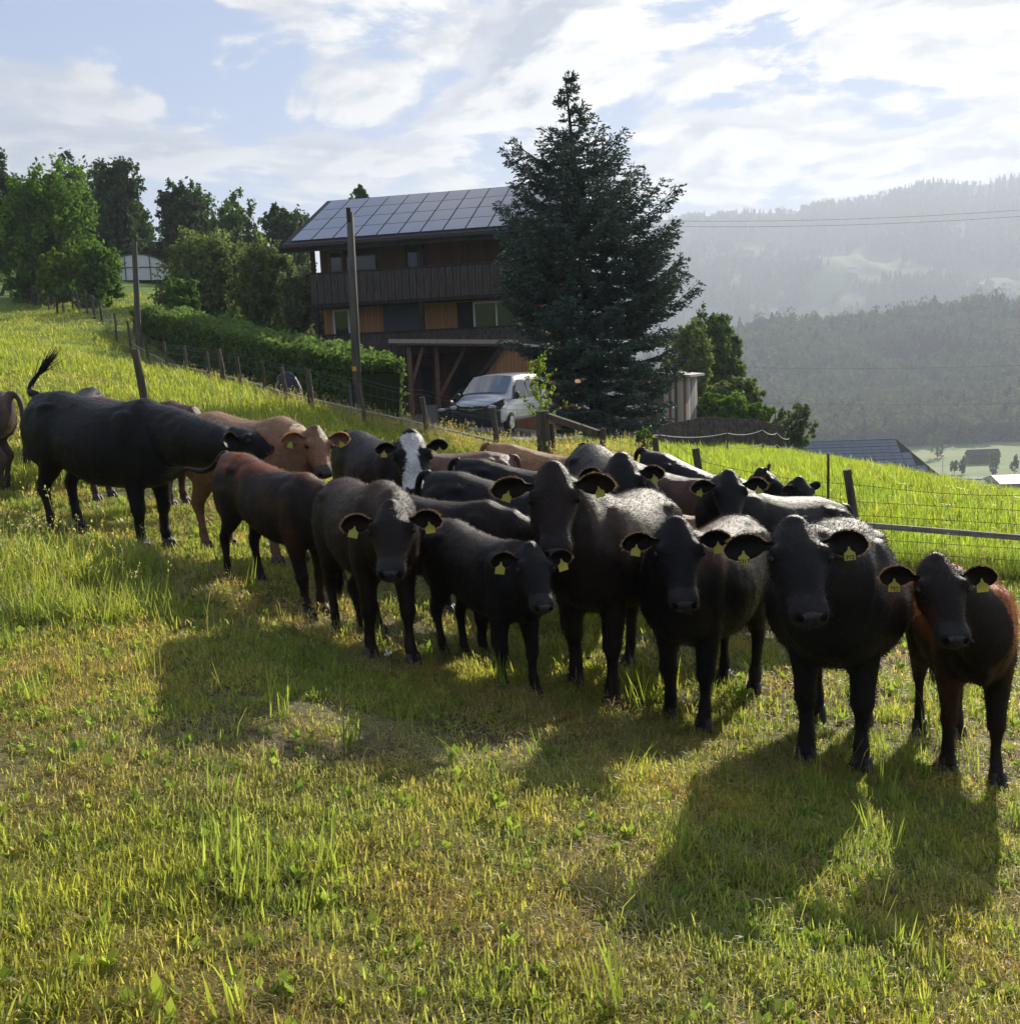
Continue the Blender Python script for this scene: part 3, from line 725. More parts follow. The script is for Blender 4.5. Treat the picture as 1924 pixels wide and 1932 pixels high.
# utility pole near the hedge
polem = pmat('pole_wood', (.11, .10, .085), .8, .3, noise=.4, nscale=10, stretch=(1, 1, .1), bump=.3)
b = G(678, 30); tp = P(660, 400, 30)
up = empty('utility_pole', tuple(b), 'tall bare wooden utility pole in front of the chalet', 'pole')
q = MB(); q.tube([(0, 0, -.4), ((tp-b)*.5), tp-b], [.155, .125, .095], 14); q.build('pole', polem, up, smooth=True)
q = MB(); q.box(-.06, .06, -.17, -.145, 1.9, 2.03); q.build('warning_sign', pmat('orange_sign', (.65, .30, .03), .5), up)
q = MB(); q.tube([(-.16, -.12, .0), (-.17, -.10, 1.55)], .055, 8); q.build('cable_guard', pmat('blue_grey_pipe', (.05, .06, .09), .5), up)
q = MB(); q.box(-.52, -.40, -.1, -.075, 6.1, 6.5); q.v[0] += np.array([(tp-b)[0]*.95+.44, 0, 0]); q.build('label_plate', W_dk, up)
cables = []
def pole(u, v0, v1, d, r_, label, ub=None):
    b = G(ub or u, d); tp = P(u, v0, d); q = MB(); q.tube([(0, 0, -.3), tp-b], [r_, r_*.8], 10)
    return tag(q.build('utility_pole', polem, loc=tuple(b)), label, 'pole'), tp
_, t1 = pole(253, 455, 612, 43, .13, 'slim leaning utility pole in front of the white tunnel greenhouse', 262)
_, t2 = pole(108, 470, 560, 66, .11, 'short pole rising out of the small bright tree on the left')
ap = G(38, 66); a1 = P(29, 466, 66); 
apole = empty('angle_pole', tuple(ap), 'two legged wooden A-frame pole at the left edge', 'pole')
q = MB(); q.tube([(0, 0, -.3), a1-ap], [.14, .11], 10); q.build('pole', polem, apole)
q = MB(); q.tube([G(0, 66)-ap+(0, 0, -.2), a1-ap-(0, 0, .4)], [.12, .10], 10); q.build('strut', polem, apole)
def cable(a, b, sag, r_, label, n=16):
    q = MB(); pp = [a*(1-t_)+b*t_-np.array([0, 0, sag*4*t_*(1-t_)])-a for t_ in np.linspace(0, 1, n)]
    q.tube(pp, r_, 5); return tag(q.build('overhead_cable', wire, loc=tuple(a)), label, 'cable')
cable(a1, t2, 1.2, .03, 'sagging cable between the A-frame pole and the short pole')
cable(t2, P(238, 495, 60), 1.0, .03, 'sagging cable running from the short pole toward the white greenhouse')
cable(P(-200, 480, 70), a1, .8, .03, 'cable leaving the A-frame pole toward the left edge')
cable(P(1180, 415, 160), P(2300, 360, 150), 1.5, .022, 'upper of the two thin power lines crossing in front of the mountain ridge')
cable(P(1180, 425, 160), P(2300, 373, 150), 1.5, .022, 'lower of the two thin power lines crossing in front of the mountain ridge')
cable(P(1380, 693, 170), P(2300, 668, 170), 1.0, .018, 'faint power line crossing the middle of the wooded hill')
cable(P(1380, 758, 170), P(2300, 745, 170), 1.0, .018, 'faint power line crossing low over the wooded hill')
# rope fence
RPp = [(1165,33,.8),(1245,35,.8),(1372,38,.85),(1439,40,.95),(1466,42,.85),(1489,44,.75)]
rp = [(G(u, d), h) for u, d, h in RPp]; r0 = rp[0][0]
rope = empty('rope_fence', tuple(r0), 'electric fence of sagging white ropes between thin stakes by the picket fence', 'fence')
for (b, h) in rp:
    q = MB(); q.tube([b-r0+(0, 0, -.2), b-r0+(0, 0, h)], .03, 6); q.build('stake', postw, rope)
for lev in (.92, .35):
    for i in range(len(rp)-1):
        a, b = rp[i][0]+(0, 0, rp[i][1]*lev)-r0, rp[i+1][0]+(0, 0, rp[i+1][1]*lev)-r0; q = MB()
        q.tube([a*(1-t_)+b*t_-np.array([0, 0, .12*4*t_*(1-t_)]) for t_ in np.linspace(0, 1, 10)], .016, 5); q.build('rope', whiterope, rope)
# white rail in the long grass along the hill fence
a = G(470, 29)+(0, 0, .45); b = G(930, 18.5)+(0, 0, .25)
pts = [G(u, d)+(0, 0, .42) for u, d in ((250, 41.2), (320, 36.3), (394, 31.8), (470, 28.6), (560, 25.4), (640, 23.2), (760, 20.6), (850, 18.9), (935, 17.6))]
q = MB(); q.tube(np.array(pts)-pts[0], .022, 6); tag(q.build('pale_rail', pmat('pale_wood_rail', (.42, .38, .31), .8, noise=.3, nscale=6), loc=tuple(pts[0])), 'thin pale rail running low through the long grass behind the wire fence', 'rail')
# picket fence
pk = [G(u, d) for u, d in ((1150, 36), (1240, 38.5), (1330, 41), (1420, 43), (1480, 44))]
p0 = pk[0]; pf = empty('picket_fence', tuple(p0), 'dark weathered board fence behind the white rope fence', 'fence')
bm_ = woodmat('weathered_boards', (.04, .033, .03), (.13, .105, .095), 6)
q = MB(); L = 0
for i in range(len(pk)-1):
    a, b = pk[i], pk[i+1]; n = int(np.linalg.norm(b-a)/.125)
    for k in range(n):
        p = a*(1-(k+.5)/n)+b*(k+.5)/n-p0; h = 1.18+rng.normal(0, .015); nv_ = np.cross((b-a)/np.linalg.norm(b-a), (0, 0, 1)); q.beam(p+(0, 0, -.1), p+(0, 0, h), .114, .02, up=nv_)
q.build('boards', pmat('weathered_boards_fence', (.11, .088, .08), .85, .2, noise=.6, nscale=5, coords='Object'), pf)
for lev in (.3, .95):
    q = MB()
    for i in range(len(pk)-1): q.beam(pk[i]-p0+(0, .05, lev), pk[i+1]-p0+(0, .05, lev), .05, .09)
    q.build('rail', postw, pf)
# striped shed
sp_ = G(1262, 45); shed = empty('garden_shed', tuple(sp_), 'small shed with striped white and red boards right of the spruce', 'shed', rz=R(-22))
sm_ = bpy.data.materials.new('striped_boards'); sm_.use_nodes = True; t = sm_.node_tree; t.nodes.clear()
tcn = t.nodes.new('ShaderNodeTexCoord'); spx = N(t, 'ShaderNodeSeparateXYZ', {0: tcn.outputs['Object']})
fl = math_(t, 'FLOOR', math_(t, 'MULTIPLY', math_(t, 'ADD', spx.outputs[0], spx.outputs[1]), 7.5)); wn = N(t, 'ShaderNodeTexWhiteNoise', {1: fl}, noise_dimensions='1D')
cr = N(t, 'ShaderNodeValToRGB', {0: wn.outputs[0]}); cr.color_ramp.interpolation = 'CONSTANT'
e = cr.color_ramp.elements; e[0].color = (.42, .38, .36, 1); e[1].position = .45; e[1].color = (.20, .085, .075, 1)
for pz, c_ in ((.62, (.34, .32, .30, 1)), (.8, (.10, .07, .06, 1))): x = e.new(pz); x.color = c_
bs = N(t, 'ShaderNodeBsdfPrincipled', {'Base Color': cr.outputs[0], 'Roughness': .8}); N(t, 'ShaderNodeOutputMaterial', {0: bs.outputs[0]})
q = MB(); q.box(-1.6, .75, 0, 2.6, -.5, 2.25); q.build('wall', sm_, shed)
q = MB(); q.prism([(-1.9, 2.52), (1.05, 2.22), (1.05, 2.32), (-1.9, 2.62)], 1, -.3, 2.9); q.build('roof', pmat('shed_roof', (.30, .27, .25), .6), shed)
q = MB(); q.box(-1.0, -.2, -.03, -.005, -.3, 1.7); q.build('door', W_grey, shed)
# tunnel greenhouse
tg_ = P(262, 528, 80)
tun = empty('tunnel_greenhouse', tuple(tg_), 'white plastic tunnel greenhouse showing between the trees on the left', 'greenhouse', rz=R(20))
a = np.linspace(0, math.pi, 17); q = MB()
q.loft([[(2.6*math.cos(x), y, 1.9*math.sin(x)) for x in a] for y in np.linspace(-.0, 9, 7)]); q.build('cover', pmat('plastic_sheet', (.62, .62, .64), .4, .4), tun, smooth=False)
for y in (-.02, 3, 6): q = MB(); q.tube([(2.63*math.cos(x), y, 1.93*math.sin(x)) for x in a], .05, 6); q.build('hoop', W_grey, tun)
for x in (-.9, .9): q = MB(); q.tube([(x, -.03, 0), (x, -.03, 1.75)], .04, 6); q.build('end_strut', W_grey, tun)
q = MB(); q.tube([(-2.2, -.03, .95), (2.2, -.03, .95)], .04, 6); q.build('end_strut', W_grey, tun)
# barn with solar roof below the meadow
bz = P(1690, 828, 120)
barn = empty('solar_barn', (bz[0], bz[1], bz[2]), 'large barn below the meadow with a dark solar panel roof', 'barn', rz=R(-8))
rs = MB(); rs.prism([(-9.5, -4.7), (0, 0), (0, -.2), (-9.5, -4.9)], 0, -16, 0); v = rs.v[0]; v[:, 0] += np.where(v[:, 0] > -1, -v[:, 1]*.42, 0); rs.build('roof', W_dk, barn)
q = MB(); q.box(-15.5, 0, -8.8, 8.8, -10, -4.9); q.build('wall', W_br, barn)
q = MB(); q.prism([(0.002, -.2), (0.002, 0), (9.5, -4.7), (9.5, -4.9)], 0, -16, 0); q.build('roof', W_dk, barn)
dsol = pmat('dark_solar_glass', (.05, .06, .08), .25, .6, coat=.5)
s1 = np.array([0, -9.5, -4.7]); Ls = np.linalg.norm(s1); s1 /= Ls; n1_ = np.array([0, -4.7, 9.5]); n1_ /= np.linalg.norm(n1_)
for j in range(7):
    q = MB(); 
    for i in range(15):
        xa = -15.8+i*1.05
        for k in (0, 1):
            ya, yb = .25+j*1.45+k*.7, .25+j*1.45+k*.7+.65
            vs = [np.array([x, 0, 0])+s1*y+n1_*z for z in (.02, .06) for x, y in ((xa, ya), (xa+1.0, ya), (xa+1.0, yb), (xa, yb))]
            q.add(vs, [(3,2,1,0),(4,5,6,7),(0,1,5,4),(1,2,6,5),(2,3,7,6),(3,0,4,7)])
        if i == 14:
            for e_ in range(int((ya*.38))):
                xa2 = xa+1.05*(e_+1)
                if xa2+1 < ya*.38-.2:
                    vs = [np.array([x, 0, 0])+s1*y+n1_*z for z in (.02, .06) for x, y in ((xa2, .25+j*1.45), (xa2+1.0, .25+j*1.45), (xa2+1.0, .25+j*1.45+1.35), (xa2, .25+j*1.45+1.35))]
                    q.add(vs, [(3,2,1,0),(4,5,6,7),(0,1,5,4),(1,2,6,5),(2,3,7,6),(3,0,4,7)])
    q.build('solar_panel_row', dsol, barn)
# valley things
def vg(u, v): # on the flat valley floor
    r_ = cF + (u-962)/FPX*cR - (v-966)/FPX*cU; k = (-59.5-EYE)/r_[2]; return CAM+r_*k
vb_ = vg(1858, 873); vbn = empty('field_barn', tuple(vb_), 'long low brown barn standing on the valley floor', 'barn', rz=R(-4))
q = MB(); q.box(-7.5, 7.5, 0, 7, -1, 4.4); q.build('wall', W_br, vbn)
q = MB(); q.prism([(-.7, 4.2), (3.5, 6.8), (7.7, 4.2)], 0, -8, 8); q.build('roof', tile, vbn)
wb = P(1912, 906, 230); wbn = empty('white_roof_hall', (wb[0], wb[1], wb[2]-3), 'low hall with a pale sloping roof at the right edge', 'building', rz=R(-6))
q = MB(); q.box(-2.5, 16, 0, 10, -3, 2.4); q.build('wall', concrete, wbn)
q = MB(); q.prism([(-.8, 2.3), (5, 3.7), (10.8, 2.3)], 0, -3.2, 16.5); q.build('roof', pmat('pale_metal_roof', (.33, .34, .36), .6), wbn)
lp = vg(1778, 893); q = MB(); q.tube([(0, 0, -1), (0, 0, 7.5)], .14, 6); q.tube([(0, 0, 7.4), (1.6, 0, 7.6)], .10, 6); tag(q.build('street_lamp', concrete, loc=tuple(lp)), 'tiny street lamp standing on the valley road', 'lamp')
q = MB(); 
for s in range(2): pass
V = []; 
a0, a1_ = vg(1700, 897), vg(2200, 905); a2, a3 = vg(1700, 901), vg(2200, 909)
q.add([a0, a1_, a3, a2], [(0, 3, 2, 1)]); tag(q.build('valley_road', concrete), kind='structure')
# far houses on the mountain pasture
for (u, v, d, lab) in ((1615, 512, 2300, 'tiny pale farmhouse on the mountain pasture beside the woods'), (1895, 538, 2300, 'tiny white roofed farmhouse on the pasture at the right edge'), (1452, 592, 1900, 'tiny white house low on the mountain slope')):
    p = None
    ii = np.argmin(np.hypot(*(np.array(px_of(VM[:90].reshape(-1, 3)))-np.array([[u], [v]])))); p = VM[:90].reshape(-1, 3)[ii]
    fh = empty('farmhouse', tuple(p), lab, 'house', rz=R(20)); q = MB(); q.box(-8, 8, -5, 5, -4, 6); q.build('wall', white, fh); q = MB(); q.prism([(-6, 5.8), (0, 10), (6, 5.8)], 0, -9, 9); q.build('roof', concrete, fh)
# dark sack-like bundle beside the hedge
sb = G(546, 27.5); q = MB(); rg = []
for k, (z, r_) in enumerate(((0, .30), (.25, .36), (.55, .34), (.75, .28), (.92, .22), (1.0, .12), (1.03, .03))):
    rg.append([((r_+.025*math.sin(a*3+k))*math.cos(a)*1.05, (r_+.02*math.cos(a*4+k*2))*math.sin(a)*.8, z) for a in np.linspace(0, 2*math.pi, 20)[:-1]])
q.loft(rg); o = q.build('covered_bundle', pmat('dark_tarp', (.012, .014, .028), .5, .4, bump=.4, bscale=6), loc=tuple(sb), smooth=True); tag(o, 'upright bundle under a dark blue cover between the fence and the hedge', 'bundle')
# ------------------------------------------------------------------ trees and shrubs
bark = pmat('bark', (.07, .055, .042), .9, .2, noise=.5, nscale=9, stretch=(1, 1, .2), bump=.5, bscale=12)
GREENS = {'bright': (.09, .165, .02), 'mid': (.075, .125, .03), 'dark': (.05, .085, .03), 'grey': (.13, .165, .085), 'olive': (.125, .165, .05), 'yellow': (.12, .18, .022)}
def tree(name, label, u, d, v0, v1, hw, tone, n, leaf, cat='tree', nb=None, group=None, trunk=True, lean=0, sparse=0.0, u_c=None, base=None, drop=0.0):
    """crown seen between rows v0 (top) and v1 (bottom), hw photo px half width, at d metres"""
    b = base if base is not None else G(u, d); top = P(u_c or u, v0, d); bot = P(u_c or u, v1, d)
    Wd = hw/FPX*d; Ht = (top-bot)[2]; cx = (top+bot)/2
    root = empty(name, tuple(b), label, cat, group)
    nb = nb or 14
    n = int(n*2.0); leaf *= .64
    if sparse: sparse -= .09
    cl = []
    for i in range(nb):
        th_ = rng.random()*6.28; rz_ = rng.uniform(-1, 1); rr_ = (1-abs(rz_)**2.6*.55)*rng.uniform(.35, .70)
        c = cx+np.array([math.cos(th_)*rr_*Wd, math.sin(th_)*rr_*Wd*.85, rz_*.36*Ht]); r_ = rng.uniform(.26, .42)
        cl.append((c-b, np.array([Wd*r_*1.05, Wd*r_, min(Ht*.5, max(Ht*r_*.8, Wd*r_*.6))])))
    C = []; Nn = []; Tn = []
    base_c = np.array(GREENS[tone])
    for k, (c, r_) in enumerate(cl):
        m_ = n//nb; nk = max(14, m_//30); kd = rng.normal(size=(nk, 3)); kd /= np.linalg.norm(kd, axis=1)[:, None]; kr = rng.uniform(.55, 1.15, (nk, 1)); kt = rng.uniform(.75, 1.25, nk); ki = rng.integers(0, nk, m_); kp = kd[ki]*kr[ki]+rng.normal(size=(m_, 3))*.13*(1, 1, .7); dr = kp/(np.linalg.norm(kp, axis=1)[:, None]+1e-6); krad = np.linalg.norm(kp, axis=1)
        
        rad = krad
        C.append(c+dr*r_*rad[:, None]); Nn.append(dr); Tn.append(rng.uniform(.85, 1.15)*kt[ki][:, None]*rng.uniform(.75, 1.3, (m_, 1)))
    C = np.concatenate(C); Nn = np.concatenate(Nn); Tn = np.concatenate(Tn)
    if sparse: ok = fbm(C[:, 0]*.9+40, C[:, 2]*.9+C[:, 1]*.5+40) > sparse; C, Nn, Tn = C[ok], Nn[ok], Tn[ok]
    hue = rng.uniform(-.12, .12, (len(C), 1))*np.array([[1.6, .4, .1]])
    me = quads_mesh('crown', rand_quads(C, leaf, None, 1.6, Nn, .35), leafm, base_c*Tn*(1+hue))
    link('crown', me, root)
    if trunk:
        q = MB(); tb = cx-b; hh = top[2]-b[2]; tr_ = max(.05, hh*.018)
        pth = [np.array([0, 0, -.3]), np.array([tb[0]*.3+lean, 0, hh*.3]), tb*np.array([.8, .8, 0])+np.array([0, 0, hh*.6]), tb*np.array([1, 1, 0])+np.array([0, 0, hh*.93])]
        q.tube(pth, [tr_*1.25, tr_, tr_*.6, tr_*.12], 8)
        for (c, r_) in cl:
            t0 = min(.75, max(.18, (c[2]-r_[2])/hh*.75)); st = np.array([tb[0]*t0, tb[1]*t0, hh*t0])
            q.tube([st, (st+c)/2+np.array([0, 0, -.06*hh*rng.random()]), c+(0, 0, r_[2]*.4)], [tr_*.42, tr_*.26, tr_*.08], 5)
        q.build('trunk', bark, root, smooth=True)
    return root
GB = 'trees on the hill to the left'
tree('leafy_tree', 'dark tree cut by the left edge, highest crown of the left woods', -10, 84, 285, 560, 52, 'dark', 4500, .42, group=GB)
tree('leafy_tree', 'dark crown peeping above the big bright green tree', 108, 92, 300, 520, 62, 'dark', 4500, .45, group=GB, sparse=.38)
tree('leafy_tree', 'big bright green tree, widest of the trees at upper left', 95, 64, 332, 600, 100, 'bright', 16000, .30, group=GB, nb=22)
tree('leafy_tree', 'low green tree under the right side of the big bright tree', 195, 57, 480, 608, 62, 'bright', 7000, .24, group=GB)
tree('leafy_tree', 'dark rounded tree between the big bright tree and the white greenhouse', 222, 88, 330, 520, 66, 'dark', 7000, .42, group=GB, sparse=.33)
tree('leafy_tree', 'dark tall tree just right of the sky gap behind the greenhouse', 345, 88, 350, 530, 54, 'dark', 6000, .40, group=GB, sparse=.35)
tree('leafy_tree', 'thin see-through tree left of centre between two darker trees', 440, 88, 366, 530, 52, 'mid', 3600, .38, group=GB, sparse=.44)
tree('leafy_tree', 'sparse tree touching the left end of the chalet roof', 535, 86, 398, 540, 50, 'dark', 4200, .38, group=GB, sparse=.42)
tree('leafy_tree', 'dark low tree filling the gap below the sparse crowns', 485, 84, 395, 600, 60, 'dark', 5000, .4, group=GB)
tree('leafy_tree', 'dark woodland tree low behind the bright tree at left', 20, 80, 420, 600, 90, 'dark', 5000, .4, group=GB)
tree('leafy_tree', 'dark broad tree filling behind the big bright green tree on its right', 165, 96, 345, 560, 62, 'dark', 5000, .42, group=GB)
tree('leafy_tree', 'dark broad tree right behind the slim leaning pole', 285, 98, 405, 560, 58, 'dark', 4500, .42, group=GB)
tree('leafy_tree', 'dark broad tree behind the thin see-through tree', 405, 98, 378, 590, 58, 'mid', 5000, .42, group=GB)
tree('leafy_tree', 'dark broad tree partly behind the left end of the chalet', 555, 98, 408, 640, 52, 'dark', 5000, .42, group=GB)
tree('leafy_tree', 'dark undergrowth tree behind the white greenhouse', 290, 92, 450, 560, 75, 'dark', 5000, .4, group=GB)
tree('small_tree', 'small bright yellow green tree in front of the woods at left', 108, 56, 483, 572, 38, 'yellow', 3200, .20)
tree('willow_bush', 'large olive green bush behind the hedge, tallest of the garden bushes', 390, 58, 450, 630, 110, 'olive', 15000, .21, cat='bush', nb=24)
tree('willow_bush', 'olive bush right of the tallest bush, beside the chalet', 510, 54, 470, 650, 74, 'olive', 9000, .20, cat='bush', nb=16)
tree('garden_bush', 'pale green bush against the left corner of the chalet', 572, 50, 520, 665, 50, 'grey', 6500, .17, cat='bush')
tree('garden_bush', 'green bush showing in the gap under the balcony at the chalet corner', 600, 58, 545, 680, 42, 'mid', 4000, .2, cat='bush')
tree('garden_bush', 'small dark green bush behind the high end of the hedge', 335, 52, 530, 620, 45, 'bright', 4000, .2, cat='bush')
tree('treetop', 'single tree top rising behind the chalet roof', 678, 82, 357, 440, 24, 'mid', 1800, .30, sparse=.38)
tree('broad_tree', 'rounded dark green tree standing right of the spruce', 1350, 62, 604, 760, 66, 'mid', 13000, .24, nb=20)
tree('garden_bush', 'light olive tree between the spruce and the rounded dark tree', 1290, 54, 625, 790, 58, 'olive', 9000, .2, cat='bush', nb=16)
tree('garden_bush', 'light green bush sloping down from the shed roof', 1385, 52, 715, 800, 62, 'olive', 6500, .19, cat='bush')
tree('shrub', 'low bright shrub row above the board fence', 1350, 47.5, 748, 815, 62, 'bright', 6500, .15, cat='shrub')
tree('shrub', 'low bright shrub at the right end of the board fence', 1425, 47, 765, 815, 40, 'bright', 3500, .15, cat='shrub')
tree('willow', 'grey green willow left of the round willow above the barn roof', 1462, 52, 758, 838, 27, 'grey', 3000, .14)
tree('willow', 'round grey green willow standing left of the solar barn roof', 1504, 50, 764, 842, 33, 'grey', 4200, .13)
tree('shrub', 'leafy climbing shrub at the foot of the spruce', 1218, 17.5, 815, 868, 26, 'yellow', 900, .07, cat='shrub', trunk=True)
for (u, v, h, hwp, lab) in ((1800, 893, 6, 8, 'tiny dark tree on the valley floor nearest the lamp'), (1814, 893, 8, 9, 'tiny forked tree on the valley floor'), (1878, 896, 11, 15, 'rounded pale green tree in front of the field barn'), (1914, 893, 8, 10, 'small dark tree on the valley floor at the right edge'), (1768, 862, 13, 22, 'faint round tree at the foot of the wooded hill')):
    b = vg(u, v); dd = b[1]; tree('valley_tree', lab, u, dd, v-h/dd*FPX, v-.1*h/dd*FPX, hwp, 'mid', 700, .9, base=b, nb=8)

# sapling at the corner post
sp0 = G(1024, 15.9); s1_ = P(1016, 668, 15.9)-sp0
sap = empty('sapling', tuple(sp0), 'young tree with bright backlit leaves behind the fence corner post', 'tree')
q = MB(); q.tube([(0, 0, -.2), s1_*.5+(.02, 0, 0), s1_], [.018, .012, .004], 6); C = []
for k in range(22):
    t_ = .42+.56*k/22; st = s1_*t_; an = k*2.4; L = .34*(1-.75*(t_-.42)/.58)*rng.uniform(.35, 1.25); e_ = st+np.array([math.cos(an)*L, math.sin(an)*L, L*.75])
    q.tube([st, (st+e_)/2+(0, 0, -.02), e_], [.005, .004, .002], 4)
    for _ in range(13): C.append(st+(e_-st)*rng.uniform(.35, 1.15)+rng.normal(0, .022, 3))
C = np.array(C); q.build('trunk', bark, sap); link('crown', quads_mesh('crown', rand_quads(C, .062, None, 1.25), leafm, np.array([[.17, .23, .03]])*rng.uniform(.7, 1.3, (len(C), 1))), sap)

# hedge
HP = [(285,583,47),(330,587,45.5),(400,603,42),(470,625,38.5),(540,640,36),(620,655,33.5),(690,668,31.5),(722,690,30.6)]
C = []; Nn = []; Tn = []
hpts = []
for (u, v, d) in HP:
    g0 = G(u, d); hpts.append((g0, P(u, v, d)[2]))
for _ in range(34000):
    s_ = rng.random()**.85*(len(HP)-1); i = int(min(s_, len(HP)-2)); f = s_-i
    g0 = hpts[i][0]*(1-f)+hpts[i+1][0]*f; zt = hpts[i][1]*(1-f)+hpts[i+1][1]*f; dr = hpts[i+1][0]-hpts[i][0]; dr[2] = 0; dr /= np.linalg.norm(dr)
    nn_ = np.array([dr[1], -dr[0], 0]); nn_ *= -1 if nn_[1] > 0 else 1
    if rng.random() < .45: a_ = rng.random(); z = zt-.05; off = .85-1.7*a_; nv = np.array([0, 0, 1.])
    else: z = g0[2]+(zt-g0[2])*rng.random(); off = .85*(1 if rng.random() < .8 else -1); nv = nn_*np.sign(off)
    b_ = (fbm(g0[0]*1.1+z, g0[1]*1.1+off*2)-.47)
    C.append(np.array([g0[0], g0[1], z])+nn_*off+nv*(b_*.5+rng.normal(0, .07))+rng.normal(0, .05, 3)); Nn.append(nv)
    Tn.append(1.3 if nv[2] > .5 else .95)  # top leaves tinted lighter than the sides: sunlight put into the leaf colour
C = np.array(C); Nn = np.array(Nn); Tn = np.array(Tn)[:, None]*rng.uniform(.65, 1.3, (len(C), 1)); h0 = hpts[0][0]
hd = empty('hedge', tuple(h0), 'long clipped green hedge running down the slope to the utility pole', 'hedge')
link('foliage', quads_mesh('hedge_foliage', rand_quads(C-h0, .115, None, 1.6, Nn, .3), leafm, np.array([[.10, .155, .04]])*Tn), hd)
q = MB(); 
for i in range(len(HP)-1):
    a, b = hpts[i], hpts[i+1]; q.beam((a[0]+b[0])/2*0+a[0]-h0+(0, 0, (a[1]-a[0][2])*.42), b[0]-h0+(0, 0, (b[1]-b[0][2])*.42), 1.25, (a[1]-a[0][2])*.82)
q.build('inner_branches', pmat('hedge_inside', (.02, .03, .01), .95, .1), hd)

# blue spruce
sb_ = G(1132, 31); stop = P(1066, 137, 31)-sb_
spr = empty('spruce_tree', tuple(sb_), 'tall blue green spruce with ragged crown in front of the chalet', 'tree')
Htr = stop[2]; axis_ = lambda t_: np.array([stop[0]*(t_**1.0)*1.0+ (1-t_)*0, stop[1]*t_, Htr*t_])
q = MB(); q.tube([axis_(t_) for t_ in np.linspace(-.02, 1, 14)], np.linspace(.26, .015, 14), 10); q.build('trunk', bark, spr, smooth=True)
VL = [(137,6),(200,26),(260,42),(290,62),(300,118),(345,118),(390,150),(450,160),(520,170),(600,160),(680,132),(730,110),(790,70),(825,34)]
VR = [(137,8),(190,34),(215,44),(262,55),(290,112),(340,135),(390,170),(430,188),(500,200),(560,195),(640,182),(700,175),(760,160),(800,120),(825,60)]
vtop = 137; vbase = 830; limb = MB(); C = []; D = []; TT = []
def needle_twig(p0, p1, w_, k):
    "clusters of upswept needles along a twig"
    L = np.linalg.norm(p1-p0); d = (p1-p0)/L
    for i in range(k):
        c = p0+(p1-p0)*rng.random()+rng.normal(0, w_*.3, 3)*(1, 1, .5); dd = d*rng.uniform(.5, 1.)+rng.normal(0, .4, 3)*(1, 1, .6)+np.array([0, 0, .12]); dd /= np.linalg.norm(dd)
        C.append(c); D.append(dd); TT.append(rng.uniform(.65, 1.25))
lev = 0.055
t_ = .06
while t_ < .985:
    nbr = 13 if t_ < .6 else (9 if t_ < .74 else (5 if t_ < .86 else 4))
    v_here = vbase+(vtop-vbase)*t_; Rl = interp(v_here, VL)/FPX*31*1.0; Rr = interp(v_here, VR)/FPX*31*.90
    for k in range(nbr):
        an = rng.random()*6.283 if t_ > .8 else (k+rng.random()*.8)/nbr*6.283; cx_ = math.cos(an); Rr_ = (Rr if cx_ > 0 else Rl); Ra = abs(cx_)*Rr_+(1-abs(cx_))*(Rl+Rr)/2
        L = Ra*rng.uniform(.78, 1.08)*min(1.08, .80+.40*float(vnoise(an*1.3+40, t_*16))) if rng.random() < .75 else Ra*rng.uniform(.35, .7)
        st = axis_(t_)+(0, 0, rng.normal(0, .05)); dr = np.array([cx_, math.sin(an), 0])
        up_ = (.22 if t_ > .55 else .02); 
        def bp_(s): return st+dr*L*s+np.array([0, 0, L*(up_*s-.30*s*(1-s)*1.3+.20*s*s*s*(1 if t_ > .3 else .2))])
        pts_ = [bp_(s) for s in np.linspace(0, 1, 6)]; limb.tube(pts_, np.linspace(.045, .008, 6)*(.5+.5*min(1, L/2)), 4, cap=False)
        nt_ = max(4, int(L*(11 if t_ < .55 else 10))); side = np.array([-dr[1], dr[0], 0])
        for j in range(nt_):
            s = .22+.78*(j+rng.random())/nt_; b_ = bp_(min(s, 1)); wl = L*.26*(1.25-s)*rng.uniform(.6, 1.2)+.10
            for sg in (-1, 1):
                if t_ < .75 and s < .3 and rng.random() < .4: continue
                e_ = b_+side*sg*wl+dr*wl*.7+np.array([0, 0, -wl*.18+rng.normal(0, .03)])
                needle_twig(b_, e_, .07, max(5, int(wl*50)))
        needle_twig(bp_(.75), bp_(1.0)+(0, 0, .05), .05, 8)
    t_ += .037 if t_ < .75 else .027
C = np.array(C); D = np.array(D); TT = np.array(TT)[:, None]
b_ = rng.normal(size=D.shape); b_ -= (b_*D).sum(1)[:, None]*D; b_ /= np.linalg.norm(b_, axis=1)[:, None]
Ln = rng.uniform(.09, .17, (len(C), 1)); Wn = Ln*.17
V = np.stack([C, C+D*Ln*.5+b_*Wn, C+D*Ln, C+D*Ln*.5-b_*Wn], 1)
sprm = pmat('spruce_needles', (1, 1, 1), .7, .3, attr='tint', transl=.12)
link('crown', quads_mesh('spruce_crown', V, sprm, np.array([[.062, .10, .088]])*TT), spr)
limb.build('limbs', bark, spr)
print('spruce needles', len(C))
